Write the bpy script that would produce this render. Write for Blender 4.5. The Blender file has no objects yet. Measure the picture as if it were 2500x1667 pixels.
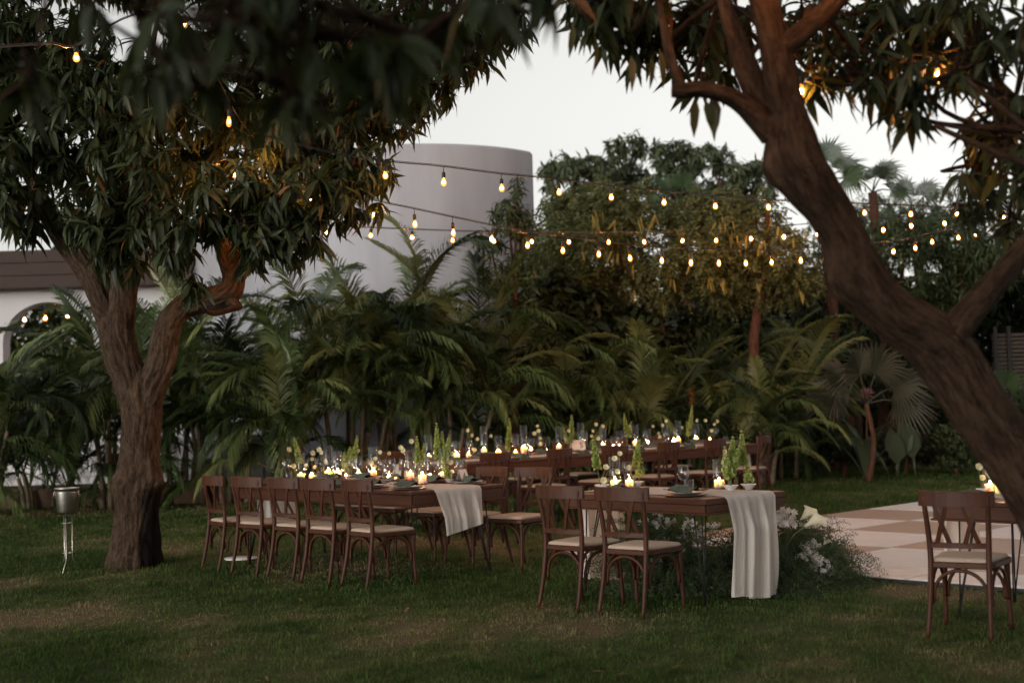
import bpy, math, random
import numpy as np
from mathutils import Vector, Matrix, noise as mnoise

random.seed(11)
rng = np.random.default_rng(11)
scene = bpy.context.scene
COL = scene.collection
R = math.radians

# ------------------------------------------------------------------ camera
F = 3472.2                       # focal length in photo pixels (50 mm on 36 mm, photo 2500 px wide)
CAM = Vector((0, 0, 1.5))
CAMROT = Matrix.Rotation(R(90 + 2.35), 3, 'X') @ Matrix.Rotation(R(-1.6), 3, 'Z')
cd = bpy.data.cameras.new('camera')
cam = bpy.data.objects.new('camera', cd)
COL.objects.link(cam)
cam.location = CAM
cam.rotation_euler = CAMROT.to_euler()
cd.lens = 50
cd.sensor_width = 36
cd.clip_start = 0.05
cd.clip_end = 2000
cd.dof.use_dof = True
cd.dof.focus_distance = 11.3
cd.dof.aperture_fstop = 1.8
scene.camera = cam

# ------------------------------------------------------------------ world, sun, exposure
SUN_EL, SUN_AZ = 8.0, -138.0      # azimuth from +Y, negative towards -X (low evening sun behind the camera, to the left)
w = bpy.data.worlds.new('World')
scene.world = w
w.use_nodes = True
nt = w.node_tree
nt.nodes.clear()
sky = nt.nodes.new('ShaderNodeTexSky')
sky.sky_type = 'NISHITA'
sky.sun_disc = False
sky.sun_elevation = R(SUN_EL)
sky.sun_rotation = R(SUN_AZ)
sky.air_density = 1.0
sky.dust_density = 2.0
sky.ozone_density = 1.0
hs = nt.nodes.new('ShaderNodeHueSaturation')
hs.inputs['Saturation'].default_value = 0.06
bg = nt.nodes.new('ShaderNodeBackground')
bg.inputs['Strength'].default_value = 0.15
wo = nt.nodes.new('ShaderNodeOutputWorld')
nt.links.new(sky.outputs[0], hs.inputs['Color'])
dusk = nt.nodes.new('ShaderNodeMixRGB'); dusk.blend_type = 'MULTIPLY'; dusk.inputs[0].default_value = 1.0; dusk.inputs[2].default_value = (1.0, .982, .945, 1)
nt.links.new(hs.outputs[0], dusk.inputs[1])
nt.links.new(dusk.outputs[0], bg.inputs['Color'])
nt.links.new(bg.outputs[0], wo.inputs['Surface'])

sd = bpy.data.lights.new('sun', 'SUN')
sd.energy = 0.06
sd.angle = R(12)
sd.color = (1.0, 0.86, 0.72)
sun = bpy.data.objects.new('sun', sd)
COL.objects.link(sun)
sdir = Vector((math.sin(R(SUN_AZ)) * math.cos(R(SUN_EL)), math.cos(R(SUN_AZ)) * math.cos(R(SUN_EL)), math.sin(R(SUN_EL))))
sun.rotation_euler = sdir.to_track_quat('Z', 'Y').to_euler()

vs = scene.view_settings
vs.view_transform = 'Standard'
vs.look = 'None'
vs.exposure = 0.9
vs.gamma = 1.0
vs.use_curve_mapping = False
cy = scene.cycles
cy.use_denoising = True
cy.max_bounces = 7
cy.diffuse_bounces = 3
cy.glossy_bounces = 3
cy.transmission_bounces = 4
cy.transparent_max_bounces = 32
cy.sample_clamp_indirect = 3.0
cy.caustics_reflective = False
cy.caustics_refractive = False

# ------------------------------------------------------------------ picture <-> place
def ray(px, py):
    v = Vector(((px - 1250) / F, -(py - 833.5) / F, -1.0))
    return CAMROT @ v
def at(px, py, Y):
    r = ray(px, py)
    return CAM + r * (Y / r.y)
def atz(px, py, z=0.0):
    r = ray(px, py)
    return CAM + r * ((z - CAM.z) / r.z)
def A(v):
    return np.array(v, dtype=float)

# ------------------------------------------------------------------ objects
def tag(o, label=None, cat=None, group=None, kind=None):
    if label: o['label'] = label
    if cat: o['category'] = cat
    if group: o['group'] = group
    if kind: o['kind'] = kind
    return o
def thing(name, label, cat, loc=(0, 0, 0), rz=0.0, group=None):
    o = bpy.data.objects.new(name, None)
    COL.objects.link(o)
    o.empty_display_size = 0.1
    o.location = loc
    o.rotation_euler = (0, 0, rz)
    return tag(o, label, cat, group)
def copy_tree(o, parent=None):
    c = o.copy()
    COL.objects.link(c)
    if parent is not None: c.parent = parent
    for ch in o.children: copy_tree(ch, c)
    return c
ORD = ('first second third fourth fifth sixth seventh eighth ninth tenth eleventh twelfth thirteenth fourteenth fifteenth '
       'sixteenth seventeenth eighteenth nineteenth twentieth').split()

class MB:
    """collects vertices and faces of ONE mesh object"""
    def __init__(s):
        s.v = []; s.f = []; s.n = 0; s.attr = {}
    def add(s, V, *faces, smooth=True, **attr):
        V = np.asarray(V, dtype=np.float64).reshape(-1, 3)
        for fa in faces:
            fa = np.asarray(fa, dtype=np.int64)
            if fa.size: s.f.append((fa + s.n, smooth))
        for k, a in attr.items():
            s.attr.setdefault(k, []).append((s.n, np.asarray(a, dtype=np.float64)))
        s.v.append(V); s.n += len(V)
        return s
    def xf(s, M):
        for i, V in enumerate(s.v):
            s.v[i] = V @ A(M.to_3x3()).T + A(M.translation)
        return s
    def mesh(s, name, m=None, off=None):
        me = bpy.data.meshes.new(name)
        V = np.concatenate(s.v)
        if off is not None: V = V - A(off)
        loops = np.concatenate([f.ravel() for f, _ in s.f])
        tot = np.concatenate([np.full(len(f), f.shape[1]) for f, _ in s.f])
        sm = np.concatenate([np.full(len(f), q) for f, q in s.f])
        st = np.concatenate(([0], np.cumsum(tot)[:-1]))
        me.vertices.add(len(V)); me.vertices.foreach_set('co', V.astype(np.float32).ravel())
        me.loops.add(len(loops)); me.loops.foreach_set('vertex_index', loops.astype(np.int32))
        me.polygons.add(len(tot)); me.polygons.foreach_set('loop_start', st.astype(np.int32))
        me.polygons.foreach_set('use_smooth', sm.astype(bool))
        me.update(calc_edges=True)
        for k, lst in s.attr.items():
            vec = lst[0][1].ndim == 2
            full = np.zeros((len(V), 3) if vec else len(V))
            for o, a in lst: full[o:o + len(a)] = a
            at_ = me.attributes.new(k, 'FLOAT_VECTOR' if vec else 'FLOAT', 'POINT')
            at_.data.foreach_set('vector' if vec else 'value', full.astype(np.float32).ravel())
        if m: me.materials.append(m)
        return me
    def build(s, name, m=None, parent=None, world=False):
        off = parent.location if (world and parent is not None) else None
        o = bpy.data.objects.new(name, s.mesh(name, m, off))
        COL.objects.link(o)
        if parent is not None: o.parent = parent
        return o

# ------------------------------------------------------------------ shapes
BOXF = np.array([[0, 3, 2, 1], [4, 5, 6, 7], [0, 1, 5, 4], [1, 2, 6, 5], [2, 3, 7, 6], [3, 0, 4, 7]])
def box(mb, c, s, rz=0.0, M=None):
    x, y, z = s[0] / 2, s[1] / 2, s[2] / 2
    V = np.array([[-x, -y, -z], [x, -y, -z], [x, y, -z], [-x, y, -z], [-x, -y, z], [x, -y, z], [x, y, z], [-x, y, z]])
    if M is not None: V = V @ A(M).T
    if rz:
        c_, s_ = math.cos(rz), math.sin(rz)
        V = V @ np.array([[c_, s_, 0], [-s_, c_, 0], [0, 0, 1]])
    return mb.add(V + A(c), BOXF, smooth=False)
def slab(mb, c, s, b=0.006):
    """box with chamfered edges"""
    x, y, z = s[0] / 2, s[1] / 2, s[2] / 2
    rings = []
    for zz, ins in ((-z, b), (-z + b, 0), (z - b, 0), (z, b)):
        X, Y = x - ins, y - ins
        rings.append([[-X + b, -Y, zz], [X - b, -Y, zz], [X, -Y + b, zz], [X, Y - b, zz], [X - b, Y, zz], [-X + b, Y, zz], [-X, Y - b, zz], [-X, -Y + b, zz]])
    V = np.array(rings).reshape(-1, 3) + A(c)
    q = []
    for r_ in range(3):
        for i in range(8):
            j = (i + 1) % 8
            q.append([r_ * 8 + i, r_ * 8 + j, r_ * 8 + 8 + j, r_ * 8 + 8 + i])
    mb.add(V, q, [[7, 6, 5, 4, 3, 2, 1, 0]], [[24 + i for i in range(8)]], smooth=False)
    return mb
def spline(P, k=6):
    """Catmull-Rom through rows of P (any width)"""
    P = np.asarray(P, float)
    if len(P) < 3: 
        t = np.linspace(0, 1, k + 1)[:, None]
        return P[0] * (1 - t) + P[1] * t
    Q = np.vstack([2 * P[0] - P[1], P, 2 * P[-1] - P[-2]])
    out = []
    for i in range(1, len(Q) - 2):
        for t in np.linspace(0, 1, k, endpoint=False):
            a, b, c, d = Q[i - 1], Q[i], Q[i + 1], Q[i + 2]
            out.append(.5 * ((2 * b) + (-a + c) * t + (2 * a - 5 * b + 4 * c - d) * t * t + (-a + 3 * b - 3 * c + d) * t ** 3))
    out.append(P[-1])
    return np.array(out)
def tube(mb, P, rad, n=8, caps=True, rough=0.0, ridge=0.0, stain=None, seed=0.0, flat=None, bumps=()):
    P = np.asarray(P, float); m = len(P)
    rad = np.broadcast_to(np.asarray(rad, float), (m,))
    T = np.gradient(P, axis=0)
    T /= np.linalg.norm(T, axis=1)[:, None] + 1e-12
    up = np.array([0, 0, 1.0]) if abs(T[0][2]) < .9 else np.array([0, -1.0, 0])
    n0 = np.cross(up, T[0]); n0 /= np.linalg.norm(n0)
    L = np.concatenate(([0], np.cumsum(np.linalg.norm(np.diff(P, axis=0), axis=1))))
    V = np.zeros((m, n, 3)); B = np.zeros((m, n, 3)); S = np.zeros((m, n))
    ang = np.arange(n) * 2 * math.pi / n
    for i in range(m):
        n0 = n0 - T[i] * np.dot(n0, T[i]); n0 /= np.linalg.norm(n0)
        b0 = np.cross(T[i], n0)
        rr = np.full(n, rad[i])
        if rough or ridge:
            for j in range(n):
                q = Vector((math.cos(ang[j]) * 1.0, math.sin(ang[j]) * 1.0, L[i] * 2.2 + seed))
                e = 1 + rough * mnoise.noise(q * 1.3)
                if ridge:
                    q2 = Vector((math.cos(ang[j]) * 4.5, math.sin(ang[j]) * 4.5, L[i] * 3.0 + seed))
                    q3 = Vector((math.cos(ang[j]) * 9, math.sin(ang[j]) * 9, L[i] * 9 + seed))
                    e -= ridge * (1 - min(1, 3.2 * abs(mnoise.noise(q2)))) ** 1.5 * 1.3 + .5 * ridge * mnoise.noise(q3)
                rr[j] *= e
        d1 = np.outer(np.cos(ang) * rr, n0); d2 = np.outer(np.sin(ang) * rr, b0)
        if flat is not None: d2 = d2 * flat
        V[i] = P[i] + d1 + d2
        for bc, br, bh in bumps:
            dist = np.linalg.norm(V[i] - bc, axis=1)
            dirs = norm(d1 + d2)
            wob = np.array([1 + .35 * mnoise.noise(Vector(v_) * 16) for v_ in V[i]])
            V[i] += dirs * (bh * np.exp(-(dist / br) ** 2) * wob)[:, None]
        B[i] = np.stack([np.cos(ang) * rad[i], np.sin(ang) * rad[i], np.full(n, L[i] + seed)], 1)
        if stain is not None:
            S[i] = [stain(V[i, j]) for j in range(n)]
    i, j = np.meshgrid(np.arange(m - 1), np.arange(n), indexing='ij')
    j2 = (j + 1) % n
    q = np.stack([i * n + j, i * n + j2, (i + 1) * n + j2, (i + 1) * n + j], -1).reshape(-1, 4)
    attr = {}
    if ridge or rough: attr['bark'] = B.reshape(-1, 3)
    if stain is not None: attr['stain'] = S.ravel()
    fs = [q]
    if caps: fs += [np.array([list(range(n))[::-1]]), np.array([[(m - 1) * n + k for k in range(n)]])]
    mb.add(V.reshape(-1, 3), *fs, **attr)
    return mb
def lathe(mb, prof, n=16, c=(0, 0, 0), smooth=True):
    prof = np.asarray(prof, float); m = len(prof)
    a = np.arange(n) * 2 * math.pi / n
    V = np.stack([np.outer(prof[:, 0], np.cos(a)), np.outer(prof[:, 0], np.sin(a)), np.repeat(prof[:, 1][:, None], n, 1)], -1).reshape(-1, 3)
    i, j = np.meshgrid(np.arange(m - 1), np.arange(n), indexing='ij')
    j2 = (j + 1) % n
    q = np.stack([i * n + j, i * n + j2, (i + 1) * n + j2, (i + 1) * n + j], -1).reshape(-1, 4)
    return mb.add(V + A(c), q, smooth=smooth)
def grid(mb, V, smooth=True, **attr):
    m, n = V.shape[:2]
    i, j = np.meshgrid(np.arange(m - 1), np.arange(n - 1), indexing='ij')
    q = np.stack([i * n + j, (i + 1) * n + j, (i + 1) * n + j + 1, i * n + j + 1], -1).reshape(-1, 4)
    return mb.add(V.reshape(-1, 3), q, smooth=smooth, **attr)
def prism(mb, P, z0, z1):
    P = np.asarray(P, float); n = len(P)
    V = np.vstack([np.c_[P, np.full(n, z0)], np.c_[P, np.full(n, z1)]])
    i = np.arange(n); j = (i + 1) % n
    return mb.add(V, np.stack([i, j, n + j, n + i], 1), [list(range(n))[::-1]], [list(range(n, 2 * n))], smooth=False)

# leaf templates: x along the leaf, y across, z up
def leaf_tpl(wd=0.22, fold=0.25, droop=0.25, rows=((.3, 1.0), (.65, .8))):
    V = [[0, 0, 0]]; Fa = []
    for t, k in rows:
        h = wd * .5 * k
        zz = -droop * t * t
        V += [[t, h, zz + fold * h], [t, 0, zz], [t, -h, zz + fold * h]]
    V.append([1, 0, -droop])
    n = len(rows)
    Fa += [[0, 2, 1], [0, 3, 2]]
    for r_ in range(n - 1):
        a = 1 + 3 * r_
        Fa += [[a, a + 1, a + 4], [a, a + 4, a + 3], [a + 1, a + 2, a + 5], [a + 1, a + 5, a + 4]]
    a = 1 + 3 * (n - 1); e = 1 + 3 * n
    Fa += [[a, a + 1, e], [a + 1, a + 2, e]]
    return np.array(V), np.array(Fa)
MANGO = leaf_tpl(.23, .28, .3)
BROAD = leaf_tpl(.5, .2, .25)
SMALL = leaf_tpl(.42, .3, .15, rows=((.45, 1.0),))
SLIM = leaf_tpl(.2, .3, .35, rows=((.4, 1.0),))
def norm(v):
    return v / (np.linalg.norm(v, axis=-1, keepdims=True) + 1e-9)
def add_leaves(mb, tpl, o, d, u, s):
    V, Fa = tpl
    d = norm(d); b = norm(np.cross(u, d)); nn = np.cross(d, b)
    s = np.asarray(s)[:, None, None]
    P = o[:, None, :] + s * (V[None, :, 0:1] * d[:, None, :] + V[None, :, 1:2] * b[:, None, :] + V[None, :, 2:3] * nn[:, None, :])
    k = len(V)
    f = (Fa[None] + (np.arange(len(o)) * k)[:, None, None]).reshape(-1, 3)
    mb.add(P.reshape(-1, 3), f, smooth=True)
def whorls(cent, axis, k, size, droop=.7, spread=1.0, jit=.3, rand=None):
    """k leaves round every twig end; returns origins, directions, ups, sizes"""
    n = len(cent)
    axis = norm(axis)
    h = norm(np.cross(axis, norm(rng.normal(size=(n, 3))))); g = np.cross(axis, h)
    ph = np.linspace(0, 2 * math.pi, k, endpoint=False)[None, :] + rng.uniform(0, 6.3, (n, 1)) + rng.normal(0, .3, (n, k))
    rad = np.cos(ph)[..., None] * h[:, None] + np.sin(ph)[..., None] * g[:, None]
    lift = rng.uniform(-.1, .7, (n, k, 1))
    d = spread * rad + lift * axis[:, None] + rng.normal(0, jit, (n, k, 3))
    d = norm(d)
    d[..., 2] -= droop * rng.uniform(.4, 1.4, (n, k))
    d = norm(d)
    o = cent[:, None] + axis[:, None] * rng.uniform(-.35, .05, (n, k, 1)) * size
    up = np.broadcast_to(np.array([0, 0, 1.0]), d.shape) + axis[:, None] * .6 + rng.normal(0, .25, d.shape)
    s = size * rng.uniform(.5, 1.2, (n, k)) * rng.uniform(.8, 1.1, (n, 1))
    return o.reshape(-1, 3), d.reshape(-1, 3), up.reshape(-1, 3), s.ravel()
def blob_points(blobs, n, shell=.55, low=1.0):
    """twig ends in ellipsoids (centre, radii); returns points and outward axes"""
    vol = np.array([b[1][0] * b[1][2] + b[1][0] * b[1][1] for b in blobs])
    cnt = np.maximum(3, (n * vol / vol.sum()).astype(int))
    P, D = [], []
    for (c, r_), m in zip(blobs, cnt):
        q = norm(rng.normal(size=(m, 3)))
        q = np.where(q[:, 2:3] < -low, -q, q)
        rr = rng.uniform(shell, 1.0, (m, 1)) ** .7
        lump = np.array([1 + .22 * mnoise.noise(Vector(a * 1.9) + Vector(c)) for a in q])[:, None]
        P.append(A(c) + q * rr * lump * A(r_)); D.append(q)
    return np.vstack(P), np.vstack(D)
def pblob(px, py, d, rx, ry, rd=None):
    s = d / F
    return (A(at(px, py, d)), (rx * s, (rd if rd else (rx + ry) / 2 * s), ry * s))

# ------------------------------------------------------------------ materials
def new_mat(name):
    m = bpy.data.materials.new(name); m.use_nodes = True
    n = m.node_tree; n.nodes.clear()
    return m, n, n.nodes.new('ShaderNodeOutputMaterial')
def nz(n, scale, detail=4, vec=None, rough=.6):
    t = n.nodes.new('ShaderNodeTexNoise')
    t.inputs['Scale'].default_value = scale; t.inputs['Detail'].default_value = detail; t.inputs['Roughness'].default_value = rough
    if vec is not None: n.links.new(vec, t.inputs['Vector'])
    return t.outputs['Fac']
def ramp(n, fac, stops):
    r_ = n.nodes.new('ShaderNodeValToRGB')
    while len(r_.color_ramp.elements) < len(stops): r_.color_ramp.elements.new(.5)
    for e, (p, c) in zip(r_.color_ramp.elements, stops):
        e.position = p; e.color = (*c, 1) if len(c) == 3 else c
    n.links.new(fac, r_.inputs[0])
    return r_.outputs[0]
def coords(n, kind='Object', scale=(1, 1, 1)):
    t = n.nodes.new('ShaderNodeTexCoord'); mp = n.nodes.new('ShaderNodeMapping')
    mp.inputs['Scale'].default_value = scale
    n.links.new(t.outputs[kind], mp.inputs[0])
    return mp.outputs[0]
def attr_vec(n, name, scale=(1, 1, 1)):
    t = n.nodes.new('ShaderNodeAttribute'); t.attribute_name = name
    mp = n.nodes.new('ShaderNodeMapping'); mp.inputs['Scale'].default_value = scale
    n.links.new(t.outputs['Vector'], mp.inputs[0])
    return mp.outputs[0]
def bump(n, fac, strength=.3, dist=.01):
    b = n.nodes.new('ShaderNodeBump'); b.inputs['Strength'].default_value = strength; b.inputs['Distance'].default_value = dist
    n.links.new(fac, b.inputs['Height'])
    return b.outputs[0]
def pbr(n, out, rough=.5, spec=.5, metal=0.0, color=None, col=None, nrm=None):
    p = n.nodes.new('ShaderNodeBsdfPrincipled')
    p.inputs['Roughness'].default_value = rough; p.inputs['Specular IOR Level'].default_value = spec; p.inputs['Metallic'].default_value = metal
    if col is not None: n.links.new(col, p.inputs['Base Color'])
    elif color: p.inputs['Base Color'].default_value = (*color, 1)
    if nrm is not None: n.links.new(nrm, p.inputs['Normal'])
    n.links.new(p.outputs[0], out.inputs[0])
    return p
def plain(name, c1, c2=None, scale=8, rough=.5, spec=.4, metal=0.0, bs=.1, stretch=(1, 1, 1), bd=.004):
    m, n, out = new_mat(name)
    f = nz(n, scale, 5, coords(n, 'Object', stretch))
    pbr(n, out, rough, spec, metal, col=ramp(n, f, ((.3, c1), (.7, c2 or c1))), nrm=bump(n, f, bs, bd))
    return m
def leafy(name, c1, c2, c3=None, rough=.42, spec=.5, transl=.3, tc=None):
    m, n, out = new_mat(name)
    g = n.nodes.new('ShaderNodeNewGeometry')
    stops = [(0.0, c1), (.75, c2)] + ([(.97, c2), (.985, c3)] if c3 else [])
    col = ramp(n, g.outputs['Random Per Island'], stops)
    p = pbr(n, out, rough, spec, col=col)
    tr = n.nodes.new('ShaderNodeBsdfTranslucent')
    mx = n.nodes.new('ShaderNodeMixShader'); mx.inputs[0].default_value = transl
    if tc: tr.inputs[0].default_value = (*tc, 1)
    else: n.links.new(col, tr.inputs[0])
    n.links.new(p.outputs[0], mx.inputs[1]); n.links.new(tr.outputs[0], mx.inputs[2]); n.links.new(mx.outputs[0], out.inputs[0])
    return m
def barky(name, c1, c2, c3, stained=False):
    m, n, out = new_mat(name)
    v = attr_vec(n, 'bark', (30, 30, 7))
    f1 = nz(n, 1.0, 6, v, .7)
    f2 = nz(n, 3.0, 5, attr_vec(n, 'bark', (16, 16, 9)), .7)
    big = nz(n, 2.2, 3, attr_vec(n, 'bark', (1.5, 1.5, 1)))
    mul = n.nodes.new('ShaderNodeMath'); mul.operation = 'MULTIPLY_ADD'
    n.links.new(f2, mul.inputs[0]); mul.inputs[1].default_value = .45; n.links.new(f1, mul.inputs[2])
    col = ramp(n, mul.outputs[0], ((.48, c1), (.68, c2), (.95, c3)))
    mixb = n.nodes.new('ShaderNodeMixRGB'); mixb.blend_type = 'MULTIPLY'; mixb.inputs[0].default_value = .6
    n.links.new(col, mixb.inputs[1]); n.links.new(ramp(n, big, ((.3, (.55, .55, .52)), (.7, (1, 1, 1)))), mixb.inputs[2])
    res = mixb.outputs[0]
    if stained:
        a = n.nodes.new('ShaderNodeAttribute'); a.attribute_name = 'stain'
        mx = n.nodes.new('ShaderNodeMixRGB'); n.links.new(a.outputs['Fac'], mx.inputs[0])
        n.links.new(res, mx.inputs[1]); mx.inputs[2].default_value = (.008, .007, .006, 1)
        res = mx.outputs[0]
    pbr(n, out, .9, .08, col=res, nrm=bump(n, mul.outputs[0], 1.0, .05))
    return m
def emit(name, c, s):
    m, n, out = new_mat(name)
    e = n.nodes.new('ShaderNodeEmission'); e.inputs[0].default_value = (*c, 1); e.inputs[1].default_value = s
    n.links.new(e.outputs[0], out.inputs[0])
    return m
def thin_glass(name, tint=(.985, .985, .98), rough=.03, k=1.0):
    m, n, out = new_mat(name)
    t = n.nodes.new('ShaderNodeBsdfTransparent'); t.inputs[0].default_value = (*tint, 1)
    g = n.nodes.new('ShaderNodeBsdfGlossy'); g.inputs['Roughness'].default_value = rough
    fr = n.nodes.new('ShaderNodeLayerWeight'); fr.inputs['Blend'].default_value = .5
    pw = n.nodes.new('ShaderNodeMath'); pw.operation = 'POWER'; pw.inputs[1].default_value = 3.0
    n.links.new(fr.outputs['Facing'], pw.inputs[0])
    mm = n.nodes.new('ShaderNodeMath'); mm.operation = 'MULTIPLY_ADD'; mm.inputs[1].default_value = .5 * k; mm.inputs[2].default_value = .03 * k
    n.links.new(pw.outputs[0], mm.inputs[0])
    mx = n.nodes.new('ShaderNodeMixShader'); n.links.new(mm.outputs[0], mx.inputs[0])
    n.links.new(t.outputs[0], mx.inputs[1]); n.links.new(g.outputs[0], mx.inputs[2]); n.links.new(mx.outputs[0], out.inputs[0])
    return m
def gauze(name, c):
    m, n, out = new_mat(name)
    f = nz(n, 900, 1, coords(n, 'Object'))
    d = n.nodes.new('ShaderNodeBsdfDiffuse'); d.inputs[0].default_value = (*c, 1)
    n.links.new(bump(n, nz(n, 30, 4, coords(n, 'Object')), .25, .01), d.inputs['Normal'])
    tl = n.nodes.new('ShaderNodeBsdfTranslucent'); tl.inputs[0].default_value = (*c, 1)
    m1 = n.nodes.new('ShaderNodeMixShader'); m1.inputs[0].default_value = .45
    n.links.new(d.outputs[0], m1.inputs[1]); n.links.new(tl.outputs[0], m1.inputs[2])
    t = n.nodes.new('ShaderNodeBsdfTransparent')
    m2 = n.nodes.new('ShaderNodeMixShader')
    n.links.new(ramp(n, f, ((.35, (.66, .66, .66)), (.65, (.95, .95, .95)))), m2.inputs[0])
    n.links.new(t.outputs[0], m2.inputs[1]); n.links.new(m1.outputs[0], m2.inputs[2]); n.links.new(m2.outputs[0], out.inputs[0])
    return m
def waxm(name, c):
    m, n, out = new_mat(name)
    p = pbr(n, out, .45, .4, color=c)
    p.inputs['Subsurface Weight'].default_value = 1.0
    p.inputs['Subsurface Radius'].default_value = (.09, .05, .022)
    p.inputs['Subsurface Scale'].default_value = 1.0
    return m

M = {}
M['wood'] = plain('walnut chair wood', (.034, .0110, .0048), (.064, .0210, .0088), 6, .5, .22, bs=.06, stretch=(4, 4, .6))
M['tablewood'] = plain('dark table wood', (.046, .016, .008), (.080, .029, .014), 5, .5, .22, bs=.08, stretch=(.6, 6, 6))
M['cushion'] = plain('beige seat fabric', (.34, .265, .205), (.40, .315, .245), 60, .85, .2, bs=.15)
M['iron'] = plain('black iron', (.012, .011, .011), (.02, .018, .017), 30, .5, .4)
M['cloth'] = gauze('white gauze', (.86, .79, .73))
M['napkin'] = plain('sage linen', (.045, .058, .045), (.085, .10, .08), 45, .9, .15, bs=.3)
M['plate'] = plain('stoneware', (.42, .37, .33), (.5, .45, .4), 10, .4, .5)
M['porcelain'] = plain('white porcelain', (.66, .62, .58), (.72, .68, .64), 6, .25, .5, bs=.02)
M['charger'] = plain('brown charger', (.16, .10, .075), (.2, .13, .1), 12, .5, .4)
M['steel'] = plain('brushed steel', (.36, .34, .31), (.46, .44, .40), 4, .3, .5, 1.0, bs=.03, stretch=(1, 1, 12))
M['glass'] = thin_glass('clear glass')
M['amberglass'] = thin_glass('amber glass', (.85, .7, .35))
M['water'] = thin_glass('cloudy water', (.75, .76, .75), .15, 1.4)
M['wax'] = waxm('cream wax', (.90, .78, .62))
M['wick'] = plain('burnt wick', (.01, .008, .006))
M['flame'] = emit('candle flame', (1.0, .50, .24), 330)
M['filament'] = emit('glowing filament', (1.0, .40, .09), 2300)
def glow_glass():
    m, n, out = new_mat('warm bulb glass')
    e = n.nodes.new('ShaderNodeEmission'); e.inputs[0].default_value = (1.0, .36, .075, 1); e.inputs[1].default_value = 1.7
    t = n.nodes.new('ShaderNodeBsdfTransparent'); t.inputs[0].default_value = (1, .9, .75, 1)
    mx = n.nodes.new('ShaderNodeMixShader'); mx.inputs[0].default_value = .55
    n.links.new(t.outputs[0], mx.inputs[1]); n.links.new(e.outputs[0], mx.inputs[2]); n.links.new(mx.outputs[0], out.inputs[0])
    return m
M['bulb'] = glow_glass()
M['rubber'] = plain('black rubber', (.012, .012, .012), (.022, .021, .02), 20, .5, .3)
M['paper'] = plain('cream card', (.68, .58, .52), (.72, .62, .56), 5, .8, .2, bs=.02)
M['ink'] = plain('dark ink', (.02, .016, .014))
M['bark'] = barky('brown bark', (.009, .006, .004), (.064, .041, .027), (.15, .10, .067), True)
M['bark2'] = barky('red brown bark', (.008, .005, .0035), (.052, .031, .020), (.115, .070, .046))
M['bark3'] = barky('reddish thin bark', (.05, .022, .014), (.13, .06, .04), (.17, .09, .06))
M['stem'] = plain('palm cane', (.075, .06, .04), (.15, .115, .075), 6, .6, .2, stretch=(1, 1, 5))
M['mango'] = leafy('mango leaf', (.007, .013, .005), (.036, .046, .018), (.12, .05, .015), .45, .22, .2, (.055, .075, .015))
M['mangowarm'] = leafy('warmer mango leaf', (.030, .040, .016), (.060, .062, .024), (.14, .07, .02), .45, .45, .3, (.12, .10, .02))  # lighter, warmer greens than the main mango leaf
M['hazytree'] = leafy('haze pale green leaf', (.045, .062, .030), (.12, .14, .075), None, .6, .2, .3)  # lighter greens put distance haze into the skyline leaves
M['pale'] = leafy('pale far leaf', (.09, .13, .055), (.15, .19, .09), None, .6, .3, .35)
def palm_mat():
    m, n, out = new_mat('areca leaflet')
    oi = n.nodes.new('ShaderNodeObjectInfo'); g = n.nodes.new('ShaderNodeNewGeometry')
    ad = n.nodes.new('ShaderNodeMath'); ad.operation = 'MULTIPLY_ADD'; ad.inputs[1].default_value = .22
    n.links.new(g.outputs['Random Per Island'], ad.inputs[0]); n.links.new(oi.outputs['Random'], ad.inputs[2])
    col = ramp(n, ad.outputs[0], ((.08, (.008, .016, .005)), (.45, (.030, .050, .014)), (.8, (.080, .115, .034)), (1.0, (.15, .165, .055))))
    p = pbr(n, out, .42, .35, col=col)
    tr = n.nodes.new('ShaderNodeBsdfTranslucent'); n.links.new(col, tr.inputs[0])
    mx = n.nodes.new('ShaderNodeMixShader'); mx.inputs[0].default_value = .15
    n.links.new(p.outputs[0], mx.inputs[1]); n.links.new(tr.outputs[0], mx.inputs[2]); n.links.new(mx.outputs[0], out.inputs[0])
    return m
M['palm'] = palm_mat()
M['fan'] = leafy('fan palm leaf', (.026, .048, .019), (.055, .085, .034), None, .55, .25, .2)
M['dryfan'] = leafy('grey green fan leaf', (.024, .026, .015), (.056, .054, .034), None, .6, .3, .2)
M['feather'] = leafy('feathery leaflet', (.052, .068, .024), (.135, .150, .062), None, .6, .2, .3)
M['pod'] = leafy('yellow green seed pod', (.20, .17, .035), (.30, .25, .06), None, .5, .3, .4)
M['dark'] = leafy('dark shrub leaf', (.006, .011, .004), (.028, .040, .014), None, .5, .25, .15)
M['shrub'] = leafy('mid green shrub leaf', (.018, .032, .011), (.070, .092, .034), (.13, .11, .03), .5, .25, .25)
M['painted_glow_shrub'] = leafy('leaf coloured as lamplit', (.28, .10, .02), (.42, .17, .03), None, .5, .4, .4)  # orange base colour stands in for warm lamplight on the leaves
M['crinum'] = leafy('strap leaf', (.04, .055, .028), (.07, .085, .045), None, .45, .4, .2)
M['pinkflower'] = leafy('pink petal', (.35, .12, .16), (.55, .3, .34), None, .6, .3, .3)
M['bell'] = leafy('pale green bell', (.24, .30, .075), (.38, .44, .15), None, .6, .25, .45)
M['petal'] = leafy('cream green petal', (.40, .42, .22), (.60, .57, .38), None, .6, .25, .3)
M['white'] = leafy('white petal', (.62, .56, .53), (.75, .70, .66), None, .6, .25, .35)
M['calla'] = leafy('calla spathe', (.62, .6, .42), (.7, .66, .5), None, .45, .3, .35)
M['fern'] = leafy('asparagus fern', (.03, .052, .022), (.07, .095, .04), None, .6, .3, .3)
M['greenstem'] = plain('green stem', (.10, .12, .04), (.15, .16, .06), 10)
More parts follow.
